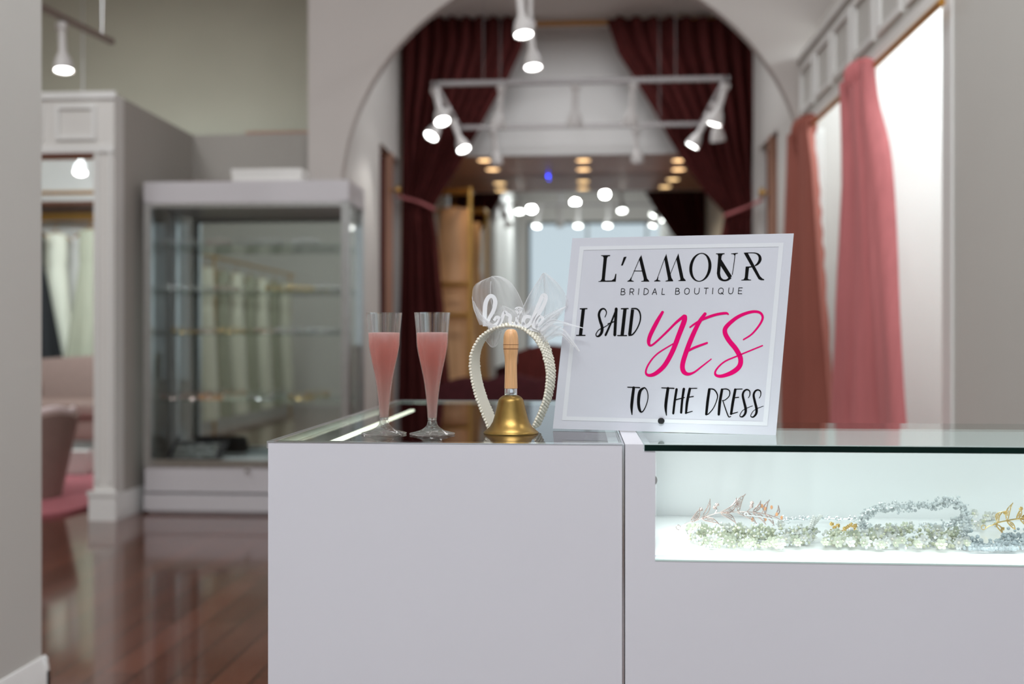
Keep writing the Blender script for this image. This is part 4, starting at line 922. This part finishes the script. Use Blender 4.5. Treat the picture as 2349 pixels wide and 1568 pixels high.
# dark closets' curtains either side
t = thing('closet_curtain', (HL - .05, 8.1, .02), 'dark maroon curtain in the left side opening of the hall', 'curtain')
MB().grid(lambda u, v: Vector((HL - .07 + .025 * sin(u * 2 * pi * 6), 7.75 + u * .82, .02 + 2.55 * (1 - v))), 90, 8).build('cloth', 'maroon', t, True)
MB().tube([(HL - .07, 7.735, 2.575), (HL - .07, 8.595, 2.575)], .012, 8).build('rod', 'goldrod', t, True)
MB().box(HL - .045, HL + .012, 8.17, 8.23, 0, 2.598).build('post', 'brown', t, True)
t = thing('closet_curtain', (HR + .05, 8.0, .02), 'dark maroon curtain in the right side opening of the hall', 'curtain')
MB().grid(lambda u, v: Vector((HR + .07 + .025 * sin(u * 2 * pi * 6), 7.50 + u * .66, .02 + 2.55 * (1 - v))), 90, 8).build('cloth', 'maroon', t, True)
MB().tube([(HR + .07, 7.455, 2.575), (HR + .07, 8.195, 2.575)], .012, 8).build('rod', 'goldrod', t, True)
MB().box(HR - .012, HR + .045, 7.69, 7.75, 0, 2.598).build('post', 'brown', t, True)
# rose curtains of the fitting rooms (they hang in the plane of the right wall, gathered at the top)
XC = XR - .05
t = thing('fitting_room_curtain', WX(1870, 970, XC), 'rose velvet curtain, coloured darker for shade, nearest the arch, gathered at the fitting-room rod', 'curtain')
def side_curtain(t, Lf, Rf, topy, boty, mat, amp, npl, ph):
    def fn(u, v):
        py = topy + (boty - topy) * v; a, b = interp(Lf, py), interp(Rf, py); px = a + (b - a) * u
        q0, q1 = WX(a, py, XC), WX(b, py, XC); q = q0.lerp(q1, u)
        flat = WX((a + b) / 2, py, XC); q.z = flat.z
        e = npl * u + ph + .12 * sin(5 * v + 7 * u); d = amp * min(1, .5 + v) * (1 - 2 * abs(sin(pi * e)) ** .6 + .10 * sin(2 * pi * npl * 2.3 * u + 1))
        return Vector((q.x + d - .022, q.y, q.z))
    return MB().grid(fn, 110, 40).build('cloth', mat, t, True)
def head_gather(t, px, py, mat, w=.13):
    q = WX(px, py, XC); mb = MB()
    mb.grid(lambda u, v: Vector((q.x - .005 + (.04 + .012 * sin(v * 5)) * cos(2 * pi * u) * (1 + .35 * sin(13 * 2 * pi * u + 2 * v)), q.y + w * (.95 - .12 * v) * sin(2 * pi * u) * (1 + .05 * sin(13 * 2 * pi * u)), q.z + .055 - .17 * v)), 130, 8)
    mb.build('gathered_heading', mat, t, True)
side_curtain(t, [(285, 1822), (400, 1822), (700, 1818), (970, 1812), (1200, 1806)], [(285, 1873), (330, 1876), (400, 1888), (600, 1908), (800, 1926), (970, 1934), (1200, 1926)], 288, 1210, 'rose_shaded', .058, 2.0, .35)
head_gather(t, 1846, 296, 'rose_shaded', .19)
t = thing('fitting_room_curtain', WX(2010, 970, XC), 'pink rose velvet curtain on the middle post of the fitting rooms', 'curtain')
side_curtain(t, [(165, 1946), (260, 1952), (400, 1958), (550, 1954), (760, 1946), (970, 1930), (1200, 1926)], [(165, 2008), (260, 2013), (400, 2038), (600, 2066), (800, 2094), (970, 2114), (1200, 2140)], 165, 1210, 'rose', .060, 2.6, .28)
head_gather(t, 1973, 174, 'rose', .13)
t = thing('fitting_room_rod', WX(2100, 65, XC), 'gold curtain rod across the fitting-room openings', 'curtain rod')
r1 = WX(2160, 5, XC); r2 = WX(1830, 325, XC); MB().tube([(XC, r1.y, r1.z), (XC, 6.44, r1.z)], .014, 10).build('rod', 'goldrod', t, True)
for yy in (r1.y + .05, 5.2): MB().tube([(XC, yy, r1.z), (XR + .002, yy, r1.z + .08)], .006, 6).build('bracket', 'goldrod', t, True)

# ================================================================ HALL FURNITURE
def settee(name, label, X0, X1, Yb, dep, hgt, seat, mat, lobes, facing=-1, legm='walnut'):
    t = thing(name, ((X0 + X1) / 2, Yb, 0), label, 'sofa')
    n = 60; th = .11
    def top(u): return hgt + .035 * abs(sin(pi * lobes * u)) + .05 * sin(pi * u)
    mb = MB(); vs = []
    for i in range(n + 1):
        u = i / n; x = X0 + (X1 - X0) * u; h = top(u); y0 = Yb
        for y, z in ((y0, .16), (y0, h - .03), (y0 + th * .2, h), (y0 + th * .8, h), (y0 + th, h - .03), (y0 + th, .16)): vs.append((x, y, z))
    fs = [(i * 6 + j, i * 6 + (j + 1) % 6, (i + 1) * 6 + (j + 1) % 6, (i + 1) * 6 + j) for i in range(n) for j in range(6)] + [(5, 4, 3, 2, 1, 0), tuple(n * 6 + j for j in range(6))]
    mb.add(vs, fs, True); mb.build('backrest', mat, t, True)
    ys = (Yb - dep, Yb + .02) if facing < 0 else (Yb + th - .02, Yb + th + dep)
    MB().rbox(X0 + .02, X1 - .02, ys[0], ys[1], seat - .16, seat, .05).build('seat', mat, t, True)
    MB().rbox(X0 + .02, X1 - .02, ys[0] + .03, ys[1] - .0, .15, seat - .15, .02).build('base', mat, t, True)
    for x0 in (X0, X1 - .13): MB().rbox(x0, x0 + .13, ys[0] + .03, ys[1], .15, seat + .18, .05).build('arm', mat, t, True)
    for x in (X0 + .08, X1 - .08):
        for y in (ys[0] + .08, ys[1] - .08): MB().lathe([(0, 0), (.016, 0), (.026, .155), (0, .155)], 12, (x, y, 0)).build('leg', legm, t, True)
    return t
a, b = WY(1005, 860, 7.55), WY(1345, 860, 7.55)
settee('settee', 'dark burgundy settee with a scalloped back, seen over the counter', a.x, b.x, 7.5, .6, .70, .42, 'dmaroon', 3, facing=1)
a, b = WY(1180, 780, 9.6), WY(1420, 780, 9.6)
settee('settee', 'maroon velvet settee further back against the alcove mirror', a.x, b.x, 9.75, .62, .93, .45, 'maroon', 2, facing=-1)
# alcove mirror
tag(MB().box(HL + .002, HR - .002, 10.118, 10.138, .05, 2.715).build('alcove_mirror', 'mirror'), 'large mirror filling the back wall of the alcove behind the drapes', 'mirror')
# gold rack with a champagne gown
gx0, gx1, gy = WY(1003, 600, 9.3).x, WY(1078, 600, 9.3).x, 9.3
t = thing('gold_garment_rack', ((gx0 + gx1) / 2, gy, 0), 'tall gold rack standing behind the left hall drape', 'rack')
for x in (gx0 - .2, gx1): MB().tube([(x, gy - .0, .012), (x, gy, 2.48)], .021, 10).build('post', 'gold', t, True)
for z in (2.46, 1.57, 1.28): MB().tube([(gx0 - .2, gy, z), (gx1, gy, z)], .018 if z > 2 else .024, 8).build('rail', 'gold', t, True)
MB().tube([(gx0 - .2, gy, 2.46), (gx0 - .2, gy + .24, 2.46), (gx1, gy + .24, 2.46), (gx1, gy, 2.46)], .015, 8).build('hanging_rail', 'gold', t, True)
for x in (gx0 - .2, gx1): MB().box(x - .03, x + .03, gy - .22, gy + .22, 0, .02).build('foot', 'gold', t, True)
def gown(name, label, cat, x, y, ztop, zbot, w0, w1, mat, group=None, rz=0, folds=9, shoulder=.17):
    t = thing(name, (x, y, ztop), label, cat, group, rz)
    Ht = ztop - zbot
    def fn(u, v):
        s = v; r = w0 + (w1 - w0) * max(0, (s - .22) / .78) ** .9 if s > .22 else w0 * (1.12 - .5 * abs(s - .12)) ; f = 1 + .10 * max(0, s - .25) * sin(folds * 2 * pi * u)
        return Vector((r * cos(2 * pi * u) * f, r * .55 * sin(2 * pi * u) * f, -.03 - (Ht - .03) * s))
    MB().grid(lambda u, v: fn(u, v * .24), 48, 8).build('bodice', mat, t)
    MB().grid(lambda u, v: fn(u, .24 + v * .76), 120, 14).build('skirt', mat, t)
    mb = MB().tube([(-shoulder, 0, -.10), (-shoulder * .5, 0, -.03), (0, 0, .0), (shoulder * .5, 0, -.03), (shoulder, 0, -.10)], .008, 6)
    mb.tube([(0, 0, 0), (0, 0, .05), (.02, 0, .075), (.0, 0, .095), (-.018, 0, .08)], .003, 6); mb.build('hanger', 'goldrod', t)
    return t
gown('champagne_gown', 'champagne satin gown hanging on the gold rack behind the left drape', 'gown', (gx0 + gx1) / 2 - .03, gy + .24, 2.345, .25, .13, .26, 'tan', shoulder=.14)
# ================================================================ TALL GLASS CABINET
cx0, cx1, cy0, cy1 = -2.626, -1.377, 5.81, 6.23
t = thing('display_cabinet', ((cx0 + cx1) / 2, 6.0, 0), 'tall white glass-fronted cabinet with mirrored back and tiaras on its shelves', 'cabinet')
MB().box(cx0 + .02, cx1 - .02, cy0 + .02, cy1, 0, .02).box(cx0, cx1, cy0, cy1, .02, .118).build('plinth', 'lamc', t, True)
MB().box(cx0, cx1, cy0 + .012, cy1, .13, .29).build('base', 'lamc', t, True)
MB().box(cx0, cx1, cy0, cy1, 1.86, 1.99).build('header', 'lamc', t, True)
for x in (cx0, cx1 - .045):
    for y in (cy0, cy1 - .045): MB().box(x, x + .045, y, y + .045, .285, 1.865).build('post', 'alu', t, True)
MB().box(cx0 + .045, cx1 - .045, cy0 + .003, cy0 + .025, 1.835, 1.862).build('door_rail', 'alu', t, True); MB().box(cx0 + .045, cx1 - .045, cy0 + .003, cy0 + .025, .285, .325).build('door_rail', 'alu', t, True)
MB().box(cx0 + .045, cx1 - .045, cy0 + .01, cy0 + .016, .325, 1.835).build('door', 'pane', t, True)
MB().box(cx0 + .003, cx0 + .008, cy0 + .045, cy1 - .045, .29, 1.86).build('side_glass', 'pane', t, True); MB().box(cx1 - .008, cx1 - .003, cy0 + .045, cy1 - .045, .29, 1.86).build('side_glass', 'pane', t, True)
MB().box(cx0 + .045, cx1 - .045, cy1 - .02, cy1 - .012, .29, 1.86).build('mirror_back', 'dmirror', t, True)
def hz(py): return CAM.z - (py - 784) * 5.94 / F
SH = [hz(556), hz(664), hz(764), hz(920)]
for z in SH: MB().box(cx0 + .047, cx1 - .047, cy0 + .06, cy1 - .03, z - .008, z).build('shelf', 'glass', t, True)
q = WY(567, 1076, cy0 - .001); on_axis(MB(), [(0, .03), (.006, .03), (.006, .008), (.012, .007), (.012, 0)], q, Vector((0, -1, 0)).to_track_quat('Z', 'Y').to_matrix()).build('lock', 'steel', t, True)
def mini_tiara(mat, w_=.075, h=.035):
    mb = MB(); n = 16
    pts = [(w_ * cos(pi + pi * i / n), w_ * .8 * sin(pi + pi * i / n) + w_ * .4, .004) for i in range(n + 1)]
    mb.tube(pts, .003, 6)
    for i, p in enumerate(pts):
        u = i / n; hh = h * (.35 + .65 * sin(pi * u)) * (1 if i % 2 == 0 else .6)
        mb.tube([p, (p[0], p[1], p[2] + hh)], [.0025, .001], 5); mb.ball((p[0], p[1], p[2] + hh), .005, 6, 4)
    return mb
TL = [(SH[0], [(395, 'silver'), (450, 'silver'), (503, 'rosegold'), (566, 'silver'), (620, 'silver'), (700, 'silver')]), (SH[1], [(400, 'silver'), (460, 'silver'), (520, 'rosegold'), (632, 'ygold'), (690, 'ygold'), (750, 'silver')]),
      (SH[2], [(420, 'ygold'), (478, 'rosegold'), (532, 'ygold'), (610, 'rosegold'), (660, 'silver'), (728, 'silver')]), (SH[3], [(395, 'rosegold'), (440, 'rosegold'), (485, 'orange'), (535, 'petal'), (600, 'silver'), (688, 'ygold')])]
nmc = {'silver': 'silver', 'rosegold': 'rose-gold', 'ygold': 'yellow-gold', 'orange': 'peach', 'petal': 'cream'}
rown = ('top', 'second', 'third', 'lowest'); ordn = ('first', 'second', 'third', 'fourth', 'fifth', 'sixth'); proto = {}
for si, (z, row) in enumerate(TL):
    for ti, (px, mat) in enumerate(row):
        p = WY(px, 784, 6.0); lab = '%s tiara on the %s cabinet shelf, %s from the left' % (nmc[mat], rown[si], ordn[ti])
        if mat not in proto: o = mini_tiara(mat).build('tiara', mat); proto[mat] = o
        else: o = proto[mat].copy(); col.objects.link(o)
        o.location = (p.x, 5.98 + .02 * (ti % 2), z + .0005); o.rotation_euler[2] = random.uniform(-.15, .15)
        tag(o, lab, 'tiara', 'tiaras on the cabinet shelves')
t = thing('jewellery_tray', WY(438, 1058, 5.95), 'black velvet tray of silver jewellery propped in the cabinet bottom', 'tray')
t.location.z = .2915
a = WY(375, 1058, 5.9).x; b = WY(500, 1058, 5.9).x
def tilt(p): return Vector((p[0], p[1], p[2]))
mb = MB(); th_ = radians(42); e = Vector((0, cos(th_), sin(th_))) * .17; nn = Vector((0, -sin(th_), cos(th_))) * .012
o_ = Vector((a, 5.93, .292)); wd_ = Vector((b - a, 0, 0)); mb.prism([o_, o_ + wd_, o_ + wd_ + e + Vector((.012, 0, 0)), o_ + e + Vector((.012, 0, 0))], -Vector((0, -sin(th_), cos(th_))) * -.012)
mb.build('tray', 'tray', t, True)
mb = MB(); i0 = o_ + nn * 1.15 + wd_ * .1 + e * .15; mb.prism([i0, i0 + wd_ * .8, i0 + wd_ * .8 + e * .7, i0 + e * .7], nn * .3)
for i in range(40):
    mb.ball(i0 + wd_ * .8 * random.random() + e * .7 * random.random() + nn * .5, .006, 6, 4)
mb.build('jewellery', 'silver', t, True)
a = WY(515, 1030, 6.02); b = WY(640, 1030, 6.02)
t = thing('crystal_belt', (a.x, 6.02, .291), 'pale blue crystal belt lying flat in the cabinet bottom beside the black tray', 'belt')
mb = MB().rbox(a.x, b.x, 5.97, 6.03, .291, .305, .006); mb.build('band', 'bluec', t, True); mb = MB()
for i in range(26): mb.ball((a.x + .01 + (b.x - a.x - .02) * i / 25, 6.0, .309), .008, 6, 4)
mb.build('crystals', 'crystal', t, True)
p, q = WY(425, 405, 6.16), WY(545, 405, 6.16)
tag(MB().rbox(p.x, q.x, 6.08, 6.20, 1.9905, 2.04, .006).build('wooden_board', 'walnut'), 'dark brown board lying on top of the cabinet', 'board')
p, q = WY(548, 400, 6.16), WY(704, 400, 6.16)
t = thing('storage_box', (p.x, 6.14, 1.9905), 'flat white box on top of the cabinet beside the brown board', 'box')
MB().rbox(p.x, q.x, 6.03, 6.22, 1.9905, 2.07, .004).build('box', 'white', t, True); MB().rbox(p.x - .004, q.x + .004, 6.026, 6.224, 2.065, 2.10, .004).build('lid', 'white', t, True)

# ================================================================ DRESSING ROOM
mb = MB(); pts = []; n = 96; c0 = Vector((-4.38, 6.7, 0))
for i in range(n): a = 2 * pi * i / n; r = 1 + .025 * sin(14 * a) + .01 * sin(41 * a); pts.append(c0 + Vector((1.36 * r * (abs(cos(a)) ** .7) * (1 if cos(a) > 0 else -1), 1.85 * r * (abs(sin(a)) ** .7) * (1 if sin(a) > 0 else -1), 0)))
cv = len(pts); mb.add([p + Vector((0, 0, .001)) for p in pts] + [p + Vector((0, 0, .022)) for p in pts] + [c0 + (p - c0) * .97 + Vector((0, 0, .032)) for p in pts] + [c0 + Vector((0, 0, .032))],
                    [(i, (i + 1) % n, n + (i + 1) % n, n + i) for i in range(n)] + [(n + i, n + (i + 1) % n, 2 * n + (i + 1) % n, 2 * n + i) for i in range(n)] + [(2 * n + i, 2 * n + (i + 1) % n, 3 * n) for i in range(n)], True)
tag(mb.build('shag_rug', 'rug'), 'pink shag rug with a wavy edge on the dressing-room floor', 'rug')
# low tub chair, its back to the doorway
p = WZ(110, 1160, .033); cxr, cyr = p.x - .37, p.y + .36
t = thing('tub_chair', (cxr, cyr, .033), 'blush velvet tub chair with pale scalloped top edge on the pink rug', 'chair')
def ctop(a): return .545 + .030 * abs(sin(a * 3.5))
mb = MB(); n = 60; vs = []
for i in range(n + 1):
    a = pi * .93 + (pi * 1.14) * i / n; h = ctop(a) - .033
    for r, z in ((.24, .0), (.355, h), (.31, h + .02), (.265, h), (.19, .0)): vs.append((r * cos(a), r * sin(a), z + .0))
mb.add(vs, [(i * 5 + j, i * 5 + (j + 1) % 5, (i + 1) * 5 + (j + 1) % 5, (i + 1) * 5 + j) for i in range(n) for j in range(5)] + [(4, 3, 2, 1, 0), tuple(n * 5 + j for j in range(5))], True); mb.build('shell_back', 'blush', t)
MB().lathe([(0, .002), (.20, .002), (.26, .30), (.27, .36), (.25, .39), (0, .40)], 36).build('seat', 'blush', t)
mb = MB(); mb.tube([((.31) * cos(a), .31 * sin(a), ctop(a) - .006) for a in (pi * .93 + pi * 1.14 * i / 60 for i in range(61))], .024, 8); tag(mb.build('piping', 'piping', t), 'pale pink scalloped edge')
q = WZ(172, 1088, .033); tag(MB().rbox(q.x - .07, q.x + .08, q.y, q.y + .14, .033, .21, .006).build('white_box', 'white'), 'small white box standing on the pink rug beside the tub chair', 'box')
# sofa against the back
p0, p1 = WY(40, 900, 9.0), WY(300, 900, 9.0)
settee('dressing_room_sofa', 'mauve-brown velvet sofa behind the tub chair in the dressing room', p0.x, -3.3, 9.22, .66, .86, .50, 'sofa', .01, facing=-1)
# gown rail on the wall behind
zr = WY(150, 500, 9.95).z
t = thing('gown_rail', (-4.9, 9.95, zr), 'gold hanging rail of gowns behind the dressing-room sofa', 'rack')
for yy in (9.70, 10.0): MB().tube([(-6.2, yy, zr), (-3.2, yy, zr)], .022, 10).build('rail', 'gold', t, True)
MB().rbox(-6.2, -3.2, 9.60, 10.195, zr + .09, zr + .13, .01).build('shelf', 'walnut', t, True)
for x, yy in ((-6.1, 9.7), (-3.4, 9.7), (-6.1, 10.0), (-3.4, 10.0)): MB().tube([(x, yy, zr), (x, yy, zr + .10)], .012, 8).build('bracket', 'gold', t, True)
tag(MB().box(-6.2, -3.2, 10.17, 10.198, WY(150, 446, 10.18).z, WY(150, 438, 10.18).z).build('picture_ledge', 'goldrod'), 'thin gold ledge on the pale wall above the gown rail', 'ledge')
for px, yy, mat, w1, lab, cat in ((74, 9.70, 'blackc', .30, 'black dress hanging behind the dressing-room sofa', 'dress'), (128, 10.0, 'gown', .19, 'cream gown hanging between the black dress and the grey gown', 'gown'), (208, 9.70, 'gown2', .27, 'grey-green gown hanging beside the doorway pilaster', 'gown')):
    x = WY(px, 520, yy).x; gown('hanging_gown' if mat != 'blackc' else 'black_dress', lab, cat, x, yy, zr - .13, .75 if mat != 'blackc' else .80, .11, w1, mat, 'gowns on the dressing-room rail', folds=7)
q = WY(150, 362, 5.66)
t = thing('doorway_curtain_rod', (-3.6, 5.66, q.z), 'gold curtain rod across the dressing-room doorway', 'curtain rod')
MB().tube([(-4.495, 5.66, q.z), (-2.82, 5.66, q.z)], .012, 8).build('rod', 'goldrod', t, True)
fz = (184, 395)
o, p = lamp(fz, 8.6, dn(.1, -.45), 'lit spotlight glowing inside the dressing room doorway', 12)
o2, p2 = lamp((184, 351), 9.3, dn(.05, -.3), 'second lit spotlight in the doorway, higher up at the rod', 8)
t = thing('ceiling_track', p, 'lighting track over the dressing room sofa', 'lighting track')
zt2 = max(p.z, p2.z) + .12
mb = MB().tube([Vector((p.x, p.y, zt2)), Vector((p2.x, p2.y, zt2))], .018, 8); mb.build('rail', 'lampw', t, True)
for pp in (p, p2): MB().tube([pp + UP * .015, Vector((pp.x, pp.y, zt2))], .012, 8).build('drop_stem', 'lampw', t, True)
MB().tube([Vector((p.x, p.y, zt2)), Vector((p.x, p.y, H))], .006, 6).build('rod', 'alu', t, True)
# rail of bridal gowns in the side room, seen in the cabinet's mirror
t = thing('gown_rack', (-4.4, .6, 0), 'gold rack of bridal gowns mirrored in the tall cabinet', 'rack')
MB().tube([(-4.4, -2.6, 2.05), (-4.4, 3.5, 2.05)], .016, 8).build('rail', 'gold', t, True)
for y in (-2.36, .76, 3.42): MB().tube([(-4.4, y, .0), (-4.4, y, 2.05)], .016, 8).build('post', 'gold', t, True)
g0 = None
for i in range(11):
    y = 3.1 - i * .52
    pass
    lab = '%s bridal gown, number %s from the mirror end of the long rack' % (('ivory', 'grey-green')[i % 2], ('one', 'two', 'three', 'four', 'five', 'six', 'seven', 'eight', 'nine', 'ten', 'eleven')[i])
    if i < 2: g = gown('bridal_gown', lab, 'gown', -4.4, y, 1.928, .12, .13, .23, ('gown', 'gown2')[i], 'bridal gowns on the long rack', rz=pi / 2, folds=8); g0 = (g0 or []) + [g]
    else: dup(g0[i % 2], (-4.4, y, 1.928), lab)
